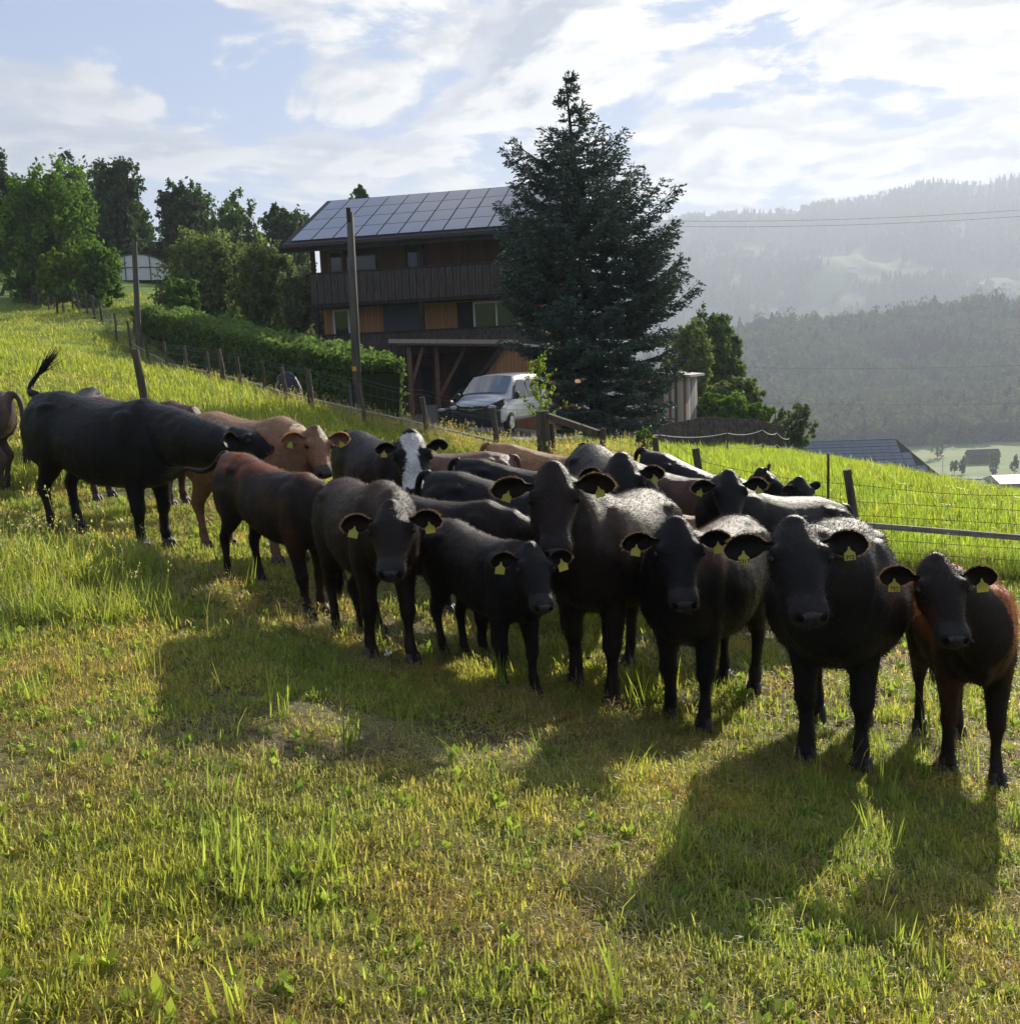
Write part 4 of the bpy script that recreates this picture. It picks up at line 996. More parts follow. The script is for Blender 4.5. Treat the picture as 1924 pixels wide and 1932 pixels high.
# ------------------------------------------------------------------ cattle
def coatmat():
    m = bpy.data.materials.new('cattle_coat'); m.use_nodes = True; t = m.node_tree; t.nodes.clear()
    a = N(t, 'ShaderNodeAttribute', attribute_name='tint')
    tcn = t.nodes.new('ShaderNodeTexCoord')
    nz = N(t, 'ShaderNodeTexNoise', {'Vector': tcn.outputs['Object'], 'Scale': 5., 'Detail': 8., 'Roughness': .65})
    mp = N(t, 'ShaderNodeMapping', {0: tcn.outputs['Object'], 'Scale': (14, 60, 30)})
    nf = N(t, 'ShaderNodeTexNoise', {'Vector': mp.outputs[0], 'Scale': 2.2, 'Detail': 5., 'Roughness': .7})
    c = mixc(t, 1., a.outputs[0], mixc(t, mapr(t, nz.outputs[0], .3, .7), (.62, .62, .62), (1.3, 1.25, 1.2)), 'MULTIPLY')
    c = mixc(t, 1., c, mixc(t, mapr(t, nf.outputs[0], .3, .7), (.8, .8, .8), (1.2, 1.2, 1.2)), 'MULTIPLY')
    b = N(t, 'ShaderNodeBsdfPrincipled', {'Base Color': c, 'Roughness': .44, 'Specular IOR Level': .15, 'Sheen Weight': .0, 'Sheen Roughness': .5})
    hb = math_(t, 'ADD', math_(t, 'MULTIPLY', nz.outputs[0], 1.0), math_(t, 'MULTIPLY', nf.outputs[0], .5))
    bp = N(t, 'ShaderNodeBump', {'Strength': .6, 'Distance': .02, 'Height': hb}); t.links.new(bp.outputs[0], b.inputs['Normal'])
    N(t, 'ShaderNodeOutputMaterial', {0: b.outputs[0]}); return m
coat = coatmat()
fur = pmat('fur_hair', (1, 1, 1), .55, .3, attr='tint', transl=.5)
hoofm = pmat('hoof_horn', (.045, .038, .032), .5, .4, noise=.4, nscale=20)
eyem = pmat('eye_ball', (.006, .005, .004), .3, .4)
tagm = pmat('yellow_plastic', (.50, .46, .07), .45, .4, transl=.25)
inkm = pmat('tag_ink', (.03, .03, .02), .6)
nosem = pmat('wet_nose', (.055, .05, .055), .3, .6, noise=.4, nscale=60, bump=.5, bscale=150)
BLACK = (.0058, .0058, .0072); BROWNBLACK = (.014, .0078, .006); DKBROWN = (.05, .026, .018); TAN = (.23, .125, .07); GREYTAN = (.20, .14, .105); RED = (.20, .065, .025)
def ell(c, U, V_, a, b, n=20, flat=1.0, topk=1.0):
    out = []
    for j in range(n):
        q = 2*math.pi*j/n; cs, sn = math.cos(q), math.sin(q)
        aa_ = a*(topk if sn > 0 else 1)**(max(0, sn)) if topk != 1 else a
        x = math.copysign(abs(cs)**flat, cs)*aa_; y = math.copysign(abs(sn)**flat, sn)*b
        out.append(c+U*x+V_*y)
    return out
TORSO = [(-.86,1.20,1.02,.07),(-.83,1.27,.86,.15),(-.76,1.305,.74,.215),(-.64,1.325,.68,.262),(-.50,1.345,.66,.285),(-.32,1.315,.62,.285),(-.12,1.29,.565,.325),(.08,1.28,.54,.345),(.27,1.29,.54,.325),(.42,1.325,.55,.28),(.55,1.345,.57,.25),(.67,1.30,.60,.235),(.78,1.24,.655,.205),(.87,1.14,.74,.15),(.91,1.05,.84,.07)]
HEAD = [(-.065,.035,.04,-.01),(-.04,.068,.07,-.015),(0.,.094,.095,-.022),(.05,.112,.115,-.034),(.10,.126,.126,-.045),(.155,.136,.132,-.052),(.20,.134,.130,-.058),(.26,.112,.122,-.06),(.32,.094,.105,-.06),(.375,.085,.090,-.06),(.42,.088,.080,-.058),(.46,.095,.072,-.062),(.495,.084,.058,-.066),(.52,.045,.03,-.07)]
def unit(x): x = np.array(x, float); return x/np.linalg.norm(x)
def cow(label, u, d, yaw, s, hk=1.0, poll=None, hyaw=0, hpitch=45, hroll=0, color=BLACK, back=None, back_z=1.1, name='cow', fat=1.0, tail='hang', legs=(0, 0, 0, 0), tags=True, txt=(None, None), blaze=False, detail=1.0, earup=0.0, group='cattle standing in the herd', furn=9000, vox=.02, earr=1.0, calf=False, hard_xy=None, tan_rim=None):
    fore = G(u, d); wy = R(yaw); D = np.array([math.sin(wy), -math.cos(wy), 0]); Lr = np.array([-D[1], D[0], 0])
    org = fore-D*.50*s; oz = float(gz(org[0], org[1])); org[2] = oz
    toL = lambda p: np.array([(p-org)@D, (p-org)@Lr, (p-org)[2]])/s
    rngc = np.random.default_rng(abs(hash(label)) % 2**31 if False else sum(map(ord, label)))
    gl = lambda x, y: (float(gz(*(org+D*x*s+Lr*y*s)[:2]))-oz)/s
    zf, zh = gl(.5, 0), gl(-.62, 0); slope = (zf-zh)/1.12
    lift = lambda x: zf+(x-.5)*slope
    m = MB(); X, Y, Z = np.eye(3)
    lk = 1.08 if calf else 1.0; wk = (.86 if calf else 1.0)*fat
    bz = lambda z: z if z > .9 else (z+(.07 if calf else -.015*(fat > 1.05)))
    m.loft([ell(np.array([x, 0, (zt+bz(zb))/2+lift(x)]), Y, Z, hw*wk, (zt-bz(zb))/2, 24, .86, .80) for x, zt, zb, hw in TORSO])
    for sy in (-1, 1):  # hip bones, shoulder and thigh masses
        m.sphere((-.47, sy*.185*wk, 1.20+lift(-.47)), (.12, .06, .055), 12, 8)
        m.sphere((.50, sy*.185*wk, .98+lift(.5)), (.20, .085, .27), 14, 10)
        m.sphere((-.62, sy*.17*wk, .95+lift(-.6)), (.23, .10, .29), 14, 10)
    m.sphere((.66, 0, .80+lift(.7)), (.22, .09*wk, .19 if not calf else .15), 12, 8)
    m.sphere((-.82, 0, 1.25+lift(-.84)), (.08, .045, .05), 10, 8)
    # legs
    FP = [(.50,.135,1.00,.115,.17),(.50,.145,.80,.095,.145),(.475,.145,.66,.072,.10),(.49,.14,.52,.052,.066),(.505,.138,.42,.046,.053),(.505,.136,.37,.049,.054),(.500,.135,.31,.036,.040),(.495,.134,.22,.031,.036),(.50,.134,.15,.038,.043),(.515,.134,.095,.036,.041),(.535,.135,.055,.046,.055)]
    HPp = [(-.58,.14,1.0,.125,.22),(-.54,.15,.82,.105,.19),(-.52,.15,.70,.08,.135),(-.60,.145,.57,.055,.08),(-.675,.14,.49,.044,.066),(-.69,.14,.43,.043,.058),(-.675,.138,.35,.034,.042),(-.655,.136,.24,.032,.037),(-.645,.135,.16,.040,.045),(-.625,.135,.10,.037,.042),(-.605,.136,.055,.047,.056)]
    k = 0; feet = []
    for prof_, fx in ((FP, .5), (HPp, -.62)):
        for sy in (1, -1):
            dx = legs[k]; k += 1; rg = []
            tx = prof_[-1][0]+dx; dz = gl(tx, sy*prof_[-1][1])
            for (x, y, z, a, b) in prof_:
                t_ = min(1, max(0, (1.0-z)/.95)); xx = x+dx*t_**1.3; l0 = lift(xx)
                zz_ = z*1.0+l0*(1-t_)+dz*t_ if z < .7 else z+l0*(1-t_)+dz*t_
                lkk = 1.36 if a > .0435 and a < .06 else (1.22 if a < .1 else 1.12); rg.append(ell(np.array([xx, sy*(y*(wk*.4+.6)), zz_]), Y, X, a*lkk*(1 if not calf else .95), b*lkk*.97*(1 if not calf else .95), 12))
            m.loft(rg[::-1] if False else rg); feet.append(np.array([tx, sy*prof_[-1][1]*(wk*.4+.6), dz]))
    # head frame
    if poll is None: pl = np.array([1.12, 0, 1.30+lift(.9)]); 
    else: pl = toL(P(*poll)); 
    hy = R(hyaw); hp_ = R(hpitch); fw = np.array([math.sin(hy)*math.cos(hp_), -math.cos(hy)*math.cos(hp_), -math.sin(hp_)])
    fw = np.array([fw@D, fw@Lr, fw[2]]); lat = unit(np.cross(Z, fw)); upv = np.cross(fw, lat)
    cr_, sr_ = math.cos(R(hroll)), math.sin(R(hroll)); lat, upv = lat*cr_+upv*sr_, upv*cr_-lat*sr_
    hs = (1.03 if calf else 1.0)*hk
    pl = pl-upv*.075*hs  # poll is the crest of the head
    hd = [ell(pl+fw*t_*hs+upv*(o_+.0)*hs, lat, upv, a*hs, b*hs, 18, .90) for t_, a, b, o_ in HEAD]
    m.loft(hd)
    m.sphere(pl+upv*.045*hs-fw*.02*hs, (.05*hs, .055*hs, .035*hs), 10, 8)
    for sy in (-1, 1):
        m.sphere(pl+fw*.170*hs+lat*sy*.104*hs+upv*.024*hs, (.046*hs, .046*hs, .046*hs), 10, 8)
        m.sphere(pl+fw*.22*hs+lat*sy*.055*hs-upv*.10*hs, (.06*hs, .03*hs, .05*hs), 10, 8)
    # neck
    n0 = np.array([.60, 0, 1.02+lift(.6)]); n1 = np.array([.80, 0, 1.04+lift(.8)]); hb = pl-upv*.10*hs-fw*.0
    mid1 = n1*.55+hb*.45+np.array([0, 0, -.01]); mid2 = n1*.18+hb*.82
    def ring(c, tdir, a, b):
        tdir = unit(tdir); sd_ = np.cross(Z, tdir); sd_ = unit(sd_) if np.linalg.norm(sd_) > .15 else Y; 
        if sd_@Y < 0: sd_ = -sd_
        return ell(c, sd_, unit(np.cross(tdir, sd_)), a, b, 18, .95)
    nd = hb-n1
    m.loft([ring(n0, X, .20*wk, .28), ring(n1, X*.7+nd, .185*wk, .255), ring(mid1, nd, .155*wk*(1 if not calf else .9), .215 if not calf else .18), ring(mid2, nd, .13, .17 if not calf else .15), ring(hb+nd*.02, nd, .10, .11)])
    me = m.mesh('tmp', coat); tmp = bpy.data.objects.new('tmp', me); col.objects.link(tmp)
    rm = tmp.modifiers.new('r', 'REMESH'); rm.mode = 'VOXEL'; rm.voxel_size = vox/s*.9
    sm1 = tmp.modifiers.new('s', 'SMOOTH'); sm1.factor = .5; sm1.iterations = 5
    dg = bpy.context.evaluated_depsgraph_get(); ev = tmp.evaluated_get(dg); bm2 = bpy.data.meshes.new_from_object(ev)
    nv = len(bm2.vertices); co = np.empty(nv*3); bm2.vertices.foreach_get('co', co); co = co.reshape(-1, 3)
    no = np.empty(nv*3); bm2.vertices.foreach_get('normal', no); no = no.reshape(-1, 3)
    fc = [tuple(p.vertices) for p in bm2.polygons]
    bpy.data.objects.remove(tmp); bpy.data.meshes.remove(me); bpy.data.meshes.remove(bm2)
    # fine surface relief: ribs, skin folds
    bodym = 1-np.clip((.62-np.linalg.norm(co-pl, axis=1))/.2, 0, 1); rel = (fbm(co[:, 0]*4+3, co[:, 2]*5+co[:, 1]*3+20)-.47)*(.008+.020*bodym)
    side_ = np.exp(-((co[:, 0]-.0)/.33)**2)*np.exp(-((co[:, 2]-.98)/.2)**2)
    rel += np.sin((co[:, 0]+.25*co[:, 2])*44+3*fbm(co[:, 2]*3, co[:, 0]*3))*.0022*side_*np.clip((fbm(co[:, 0]*3+70, co[:, 2]*3)-.4)*5, 0, 1)
    co = co+no*rel[:, None]
    base = np.array(color, float); cc = np.tile(base, (nv, 1))
    if back is not None:
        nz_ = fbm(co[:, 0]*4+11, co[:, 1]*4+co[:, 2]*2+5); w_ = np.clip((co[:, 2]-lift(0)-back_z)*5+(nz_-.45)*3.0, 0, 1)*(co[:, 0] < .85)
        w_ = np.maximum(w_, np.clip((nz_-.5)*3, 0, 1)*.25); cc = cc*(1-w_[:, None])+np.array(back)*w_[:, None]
    du = np.clip((.42-co[:, 2]+lift(0))*3, 0, 1)*np.clip((fbm(co[:, 0]*9+7, co[:, 2]*9+co[:, 1]*5)-.42)*3, 0, .55)+np.clip((fbm(co[:, 0]*3+91, co[:, 2]*3+co[:, 1]*2+8)-.56)*3, 0, .25)
    cc = cc*(1-du[:, None])+np.array([.045, .036, .026])*du[:, None]
    hl = co-pl; ht = hl@fw/hs; hlat = hl@lat/hs; hup = hl@upv/hs
    onhead = (ht > -.05) & (ht < .62) & (np.abs(hlat) < .16) & (hup > -.25) & (hup < .12)
    muz = onhead & (ht > .425-.02*np.abs(hlat)/.08)
    if blaze:
        bw = .042+.040*np.clip((.17-ht)/.10, 0, 1)+.06*np.clip((ht-.27)/.12, 0, 1); wob = (fbm(co[:, 0]*30, co[:, 1]*30+co[:, 2]*30)-.47)*.02
        bl = onhead & (np.abs(hlat) < bw+wob) & (hup > -.10) & (ht > .01) & (ht < .47); cc[bl] = (.62, .60, .58)
        bl2 = onhead & (ht > .34) & (hup < -.09); cc[bl2] = (.55, .53, .5)
        muz = muz & (np.abs(hlat) < .055) & (hup < 0.0)
    cc[muz] = np.array([.030, .027, .028]) if max(color) < .1 else np.array([.10, .07, .06])
    for sy in (-1, 1):   # nostrils
        npos = pl+fw*.498*hs+lat*sy*.052*hs-upv*.045*hs; dd_ = np.linalg.norm((co-npos), axis=1)/hs
        w_ = np.clip((.024-dd_)/.010, 0, 1)[:, None]; cc = cc*(1-w_)+np.array([.002, .002, .002])*w_; co = co-(fw*.010*hs)*w_
    b2 = MB(); b2.add(co, fc, 0)
    ncol = [cc]; nsm = len(fc)
    # ears
    ear_info = []
    El = (.225 if not calf else .225)*earr; Ew = (.128 if not calf else .130)*earr
    for sy in (-1, 1):
        eb = pl+fw*.075*hs+lat*sy*.098*hs-upv*.012*hs
        e_ = unit(lat*sy*1.0+upv*(.02+earup)+Z*(.06+earup)+fw*(-.03)+rngc.normal(0, .05, 3)); wv = unit(upv*.85-fw*.35-e_*((upv*.85-fw*.35)@e_)); fn = np.cross(e_, wv); fn = fn*np.sign(fn@(fw+upv*.3)) 
        vs = []; ns, nw = 14, 9
        for layer in (0, 1):
            for i in range(ns):
                s_ = i/(ns-1); wd = Ew*.5*max(.34*(1-s_*.6) if s_ < .5 else 0, math.sqrt(max(0, 1-((s_-.60)/.405)**2)))
                cup = .42*Ew*(1-.55*s_)
                for j in range(nw):
                    f_ = -1+2*j/(nw-1); p = eb+e_*(El*s_)+wv*wd*f_-fn*(cup*(1-f_*f_)*min(1, wd/(Ew*.4)))+fn*cup*.35-Z*.03*s_*s_
                    vs.append(p-fn*.009*(layer*2-1)*(-1)*(.5+.5*(1-f_*f_)))
        f_ = []
        for l_ in (0, 1):
            for i in range(ns-1):
                for j in range(nw-1):
                    q_ = (l_*ns*nw+i*nw+j, l_*ns*nw+(i+1)*nw+j, l_*ns*nw+(i+1)*nw+j+1, l_*ns*nw+i*nw+j+1); f_.append(q_ if l_ else q_[::-1])
        for i in range(ns-1):
            for j in (0, nw-1): f_.append((i*nw+j, (i+1)*nw+j, ns*nw+(i+1)*nw+j, ns*nw+i*nw+j))
        b2.add(vs, f_, 0); ec = np.tile(base*1.0, (len(vs), 1)); ncol.append(ec)
        mid = eb+e_*El*.52; ear_info.append((mid, e_, wv, fn, eb, El, Ew, np.array(vs)[:ns*nw].reshape(ns, nw, 3), sy))
    # tail
    r0_ = np.array([-.86, 0, 1.27+lift(-.86)])
    if tail == 'hang': tp_ = [r0_+(.05, 0, 0), r0_+(-.05, 0, .0), r0_+(-.10, 0, -.15), r0_+(-.08, .0, -.45), r0_+(-.09, .02, -.70)]
    else: tp_ = [r0_+(.05, 0, 0)]+[r0_+np.array(q) for q in tail]
    tp_ = np.array(tp_); tq = np.linspace(0, len(tp_)-1, 14); tp2 = np.stack([np.interp(tq, range(len(tp_)), tp_[:, k_]) for k_ in range(3)], 1)
    for _ in range(2): tp2[1:-1] = (tp2[:-2]+tp2[1:-1]*2+tp2[2:])/4
    n_b = b2.n; b2.tube(tp2, np.linspace(.042, .018, 14), 8); ncol.append(np.tile(base*1.0, (b2.n-n_b, 1)))
    # hooves: two claws per foot, part of the body mesh
    for ft in feet:
        for cy_ in (-.026, .026):
            n_b = b2.n; rg = []
            for z, r1, r2, ox in ((.10, .026, .040, -.012), (.06, .030, .050, .0), (.02, .033, .058, .014), (-.005, .034, .062, .020)):
                rg.append(ell(np.array([ft[0]+ox, ft[1]+cy_, ft[2]+z]), Y, X, r1, r2, 10))
            b2.loft(rg[::-1], 1); ncol.append(np.tile((.09, .08, .07), (b2.n-n_b, 1)))
    root = empty(name, tuple(org), label, 'calf' if calf else ('bull' if name == 'bull' else 'cow'), group, rz=math.atan2(D[1], D[0])); root.scale = (s, s, s)
    # short coat hairs along the outline of the body mesh
    tri = np.array([(f[0], f[1], f[2]) for f in fc]); cen = co[tri].mean(1); nf = np.cross(co[tri[:, 1]]-co[tri[:, 0]], co[tri[:, 2]]-co[tri[:, 0]]); nf /= np.linalg.norm(nf, axis=1)[:, None]+1e-9
    pick = rngc.integers(0, len(tri), int(furn*1.7)); pc = cen[pick]+rngc.normal(0, .006, (len(pick), 3)); pn = nf[pick]
    keep = pc[:, 2] > .10; pc, pn, pk_ = pc[keep], pn[keep], pick[keep]
    lay = np.array([-.8, 0, -.55])+rngc.normal(0, .35, (len(pc), 3)); lay -= (lay*pn).sum(1)[:, None]*pn; lay /= np.linalg.norm(lay, axis=1)[:, None]+1e-9
    hd_ = lay*.85+pn*rngc.uniform(.15, .6, (len(pc), 1)); hl_ = rngc.uniform(.014, .036, (len(pc), 1)); sdv = np.cross(pn, lay)
    tv = np.stack([pc-sdv*.0018, pc+sdv*.0018, pc+hd_*hl_], 1)
    tcol = np.repeat(cc[tri[pk_, 0]]*1.3+np.array([.014, .008, .005]), 3, 0)
    # ear fringe, rim light painted in as a paler hair colour
    ev_ = []
    for (mid, e_, wv, fn, eb, El_, Ew_, gv, sy) in ear_info:
        edge_ = np.concatenate([gv[1:, 0], gv[1:, -1][::-1]]); cg = gv.mean((0, 1))
        for _ in range(260):
            i = rngc.integers(0, len(edge_)-1); f = rngc.random(); p = edge_[i]*(1-f)+edge_[i+1]*f; o_ = unit(p-cg)*.9+fn*rngc.uniform(-.1, .7)+e_*.2+rngc.normal(0, .2, 3)
            sd_ = unit(np.cross(o_, fn))*.0015; ev_.append([p-sd_, p+sd_, p+o_*rngc.uniform(.008, .022)])
    ev_ = np.array(ev_); tv = np.concatenate([tv, ev_]); tcol = np.concatenate([tcol, np.tile(base*1.5+np.array([.13, .085, .06]), (len(ev_)*3, 1))])
    nfv = b2.n; b2.v.append(tv.reshape(-1, 3)); b2.f += [(nfv+3*i, nfv+3*i+1, nfv+3*i+2) for i in range(len(tv))]; b2.m += [2]*len(tv); b2.n += len(tv)*3; ncol.append(tcol)
    bd = b2.build('body', [coat, hoofm, fur], root, smooth=True)
    at = bd.data.color_attributes.new('tint', 'FLOAT_COLOR', 'POINT'); q4 = np.ones((b2.n, 4), np.float32); q4[:, :3] = np.concatenate(ncol); at.data.foreach_set('color', q4.reshape(-1))
    # eyes, nose, tags, switch
    for sy in (-1, 1):
        q = MB(); q.sphere(pl+fw*.188*hs+lat*sy*.130*hs+upv*.008*hs, .024*hs, 12, 8); q.build('eye', eyem, root, smooth=True)
    q = MB(); nc_ = pl+fw*.498*hs-upv*.062*hs
    q.loft([[nc_+fw*ox*hs+lat*(a_*math.cos(t_))*hs+upv*(b_*math.sin(t_)+.012)*hs for t_ in np.linspace(0, 2*math.pi, 17)[:-1]] for ox, a_, b_ in ((-.03, .072, .044), (.004, .060, .036), (.014, .038, .020), (.015, .008, .006))])
    for sy in (-1, 1):
        q.sphere(nc_+fw*.006*hs+lat*sy*.050*hs+upv*.020*hs, np.array([.018, .018, .018])*hs, 8, 6, 1)
    q.build('nose', [nosem, nostrilm], root, smooth=True)
    if tags:
        for i_, (mid, e_, wv, fn, eb, El_, Ew_, gv, sy) in enumerate(ear_info):
            c = gv[8, 4]*.5+gv[8, 1]*.5+fn*.034; q = MB(); tw, thh = .025/s, .056/s
            dn = unit(-Z*1.0+e_*rngc.uniform(-.1, .4)+fn*rngc.uniform(-.05, .3)); ax = unit(e_-dn*(e_@dn)); nn_ = np.cross(ax, dn); nn_ *= np.sign(nn_@fn)
            o2 = [(-.10, -.12), (.10, -.12), (.30, .18), (1, .42), (1, 1), (-1, 1), (-1, .42), (-.30, .18)]
            vs = [c+ax*a_*tw+dn*b_*thh+nn_*z for z in (-.0015, .0015) for a_, b_ in o2]
            q.add(vs, [tuple(range(8)), tuple(range(8, 16))[::-1]]+[(i, (i+1) % 8, 8+(i+1) % 8, 8+i) for i in range(8)])
            tg_ = q.build('ear_tag', tagm, root)
            tx_ = txt[i_]
            if tx_:
                cu = bpy.data.curves.new('t', 'FONT'); cu.body = tx_; cu.size = tw*1.05; cu.align_x = 'CENTER'; cu.extrude = .0004; cu.offset = .0008
                to = bpy.data.objects.new('t', cu); col.objects.link(to); dg = bpy.context.evaluated_depsgraph_get(); tm = bpy.data.meshes.new_from_object(to.evaluated_get(dg)); bpy.data.objects.remove(to)
                axr = ax*(1 if np.cross(ax, -dn)@nn_ > 0 else -1)
                o = link('tag_number', tm, tg_); tm.materials.append(inkm); pos_ = c+dn*thh*.93+nn_*.003
                o.matrix_local = Matrix(((axr[0], -dn[0], nn_[0], pos_[0]), (axr[1], -dn[1], nn_[1], pos_[1]), (axr[2], -dn[2], nn_[2], pos_[2]), (0, 0, 0, 1)))
    if tail != 'none':
        q = MB(); td = unit(tp2[-1]-tp2[-3]); e0 = tp2[-2]
        for k_ in range(60):
            o_ = rngc.normal(0, .018, 3); L_ = rngc.uniform(.18, .34); bend = np.array([0, 0, -.05])*rngc.random()+rngc.normal(0, .03, 3)
            q.tube([e0+o_*.3, e0+td*L_*.5+o_+bend*.3, e0+td*L_+o_*1.2+bend], [.004, .0045, .001], 3, cap=False)
        q.build('tail_switch', pmat('switch_hair', tuple(x*1.3 for x in color), .5, .4) if False else switchm, root)
    return root
nostrilm = pmat('nostril', (.002, .002, .002), .9, .1)
switchm = pmat('switch_hair', (.016, .012, .010), .5, .4)
H = 'black and brown cattle gathered in the pasture'
cow('greyish brown cow cut by the left edge with sunlit flank', -172, 12.6, -82, .98, color=(.09, .065, .055), back=(.15, .11, .09), tags=False, group=H, furn=4000)
cow('big black bull standing side-on at the left with its tail swished upward', 292, 9.75, 62, 1.09, poll=(446, 806, 8.9), hyaw=75, hpitch=12, color=BLACK, name='bull', fat=1.15, tags=False, tail=[(-.04, 0, .03), (-.10, .02, .04), (-.12, .06, .12), (-.06, .12, .22)], group=H, furn=9000)
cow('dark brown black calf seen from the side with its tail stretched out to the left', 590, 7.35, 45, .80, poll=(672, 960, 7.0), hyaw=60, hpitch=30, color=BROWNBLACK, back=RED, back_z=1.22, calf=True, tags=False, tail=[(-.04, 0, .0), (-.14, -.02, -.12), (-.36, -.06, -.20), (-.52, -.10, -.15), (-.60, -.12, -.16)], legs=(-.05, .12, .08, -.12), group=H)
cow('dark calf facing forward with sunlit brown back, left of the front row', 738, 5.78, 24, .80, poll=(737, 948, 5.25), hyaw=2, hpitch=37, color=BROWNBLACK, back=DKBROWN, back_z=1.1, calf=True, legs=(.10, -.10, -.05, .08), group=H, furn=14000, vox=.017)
cow('tan cow behind the black bull turning its head to the camera', 545, 9.0, 48, 1.0, poll=(597, 806, 8.75), hyaw=28, hpitch=50, hroll=-8, color=TAN, back=(.30, .18, .10), group=H, hk=0.86)
cow('black cow with a broad white blaze down its face', 765, 9.2, 32, .88, poll=(775, 815, 8.6), hyaw=6, hpitch=48, color=BLACK, blaze=True, group=H, hk=1.28)
cow('black calf lying across behind the forward facing calves, dung specks on its back', 925, 6.35, 66, .78, poll=(1045, 975, 6.35), hyaw=75, hpitch=45, color=BROWNBLACK, calf=True, tags=False, group=H)
cow('large black cow seen from the side behind the small front calf', 1075, 7.5, 68, .84, color=BLACK, tags=False, group=H, fat=1.1)
cow('small black calf in front centre with its head turned below the tall cow', 978, 5.5, 32, .66, poll=(1003, 1026, 5.0), hyaw=14, hpitch=40, hroll=-6, color=BLACK, back=(.03, .02, .017), calf=True, legs=(.06, -.06, 0, .05), group=H, furn=14000, vox=.016)
cow('tall brown black cow with raised head in the centre of the herd', 1122, 6.0, -26, .97, poll=(1042, 878, 5.55), hyaw=-2, hpitch=50, color=(.019, .012, .0095), back=(.05, .034, .027), legs=(.04, -.04, 0, .08), group=H, furn=16000, vox=.018, earr=1.12)
cow('black cow looking over the backs right of the tall centre cow', 1190, 8.5, 12, .97, poll=(1172, 860, 8.0), hyaw=-4, hpitch=46, color=BLACK, group=H, hk=1.22)
cow('black cow with only its back showing between the blaze faced cow and the tall cow', 1070, 9.4, 74, .77, color=BLACK, tags=False, group=H, poll=(1150, 885, 9.1), hyaw=90, hpitch=50, furn=5000)
cow('orange tan cow behind the herd below the fence corner post', 1110, 10.6, 78, .77, color=TAN, back=(.34, .19, .10), tags=False, group=H, poll=(1160, 880, 10.3), hyaw=90, hpitch=55, furn=5000)
cow('light brown cow mostly hidden right of the white blaze', 790, 10.2, -78, .75, color=(.17, .10, .07), tags=False, group=H, poll=(760, 880, 10.1), hyaw=-90, hpitch=55, furn=4000)
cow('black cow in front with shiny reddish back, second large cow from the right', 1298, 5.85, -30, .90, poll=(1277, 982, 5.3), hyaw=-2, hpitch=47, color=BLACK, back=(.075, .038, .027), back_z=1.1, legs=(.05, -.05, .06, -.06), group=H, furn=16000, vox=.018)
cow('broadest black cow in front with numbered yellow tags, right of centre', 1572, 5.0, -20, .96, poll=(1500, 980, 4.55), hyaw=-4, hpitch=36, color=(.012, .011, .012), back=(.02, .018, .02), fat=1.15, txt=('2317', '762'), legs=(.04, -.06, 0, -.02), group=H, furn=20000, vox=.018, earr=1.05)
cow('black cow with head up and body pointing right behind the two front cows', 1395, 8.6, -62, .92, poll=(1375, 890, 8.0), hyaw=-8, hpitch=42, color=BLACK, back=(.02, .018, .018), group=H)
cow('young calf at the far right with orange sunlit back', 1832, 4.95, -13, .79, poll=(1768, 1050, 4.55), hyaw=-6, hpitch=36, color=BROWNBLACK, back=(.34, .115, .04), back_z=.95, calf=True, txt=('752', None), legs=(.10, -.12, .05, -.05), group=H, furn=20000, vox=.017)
cow('black cow in profile with one ear pricked, farthest back on the right', 1400, 11.0, 62, .84, poll=(1440, 884, 10.6), hyaw=68, hpitch=35, earup=.7, color=BLACK, tags=False, group=H, furn=4000)
cow('black cow with only its rounded head showing at the right end of the herd', 1480, 10.9, 25, .80, poll=(1512, 902, 10.3), hyaw=25, hpitch=50, color=BLACK, tags=False, group=H, furn=4000)
cow('dark brown cow with its back showing left of the head up cow', 1340, 10.0, 72, .86, color=DKBROWN, back=(.09, .05, .04), tags=False, group=H, poll=(1400, 960, 9.6), hyaw=80, hpitch=60, furn=4000)
cow('orange tan calf squeezed low in the middle of the herd', 1345, 8.9, 78, .66, color=TAN, back=(.30, .14, .06), tags=False, calf=True, group=H, poll=(1390, 990, 8.7), hyaw=90, hpitch=60, furn=4000)
cow('dark brown cow seen over the middle of the bull, facing right', 335, 12.0, 72, .93, color=(.07, .035, .03), back=(.12, .065, .05), tags=False, group=H, poll=(400, 830, 11.8), hyaw=90, hpitch=60, furn=4000)
cow('black cow with one ear showing above the rump of the bull', 150, 13.2, 8, .85, color=BLACK, tags=False, group=H, poll=(150, 752, 12.8), hyaw=15, hpitch=50, furn=4000)
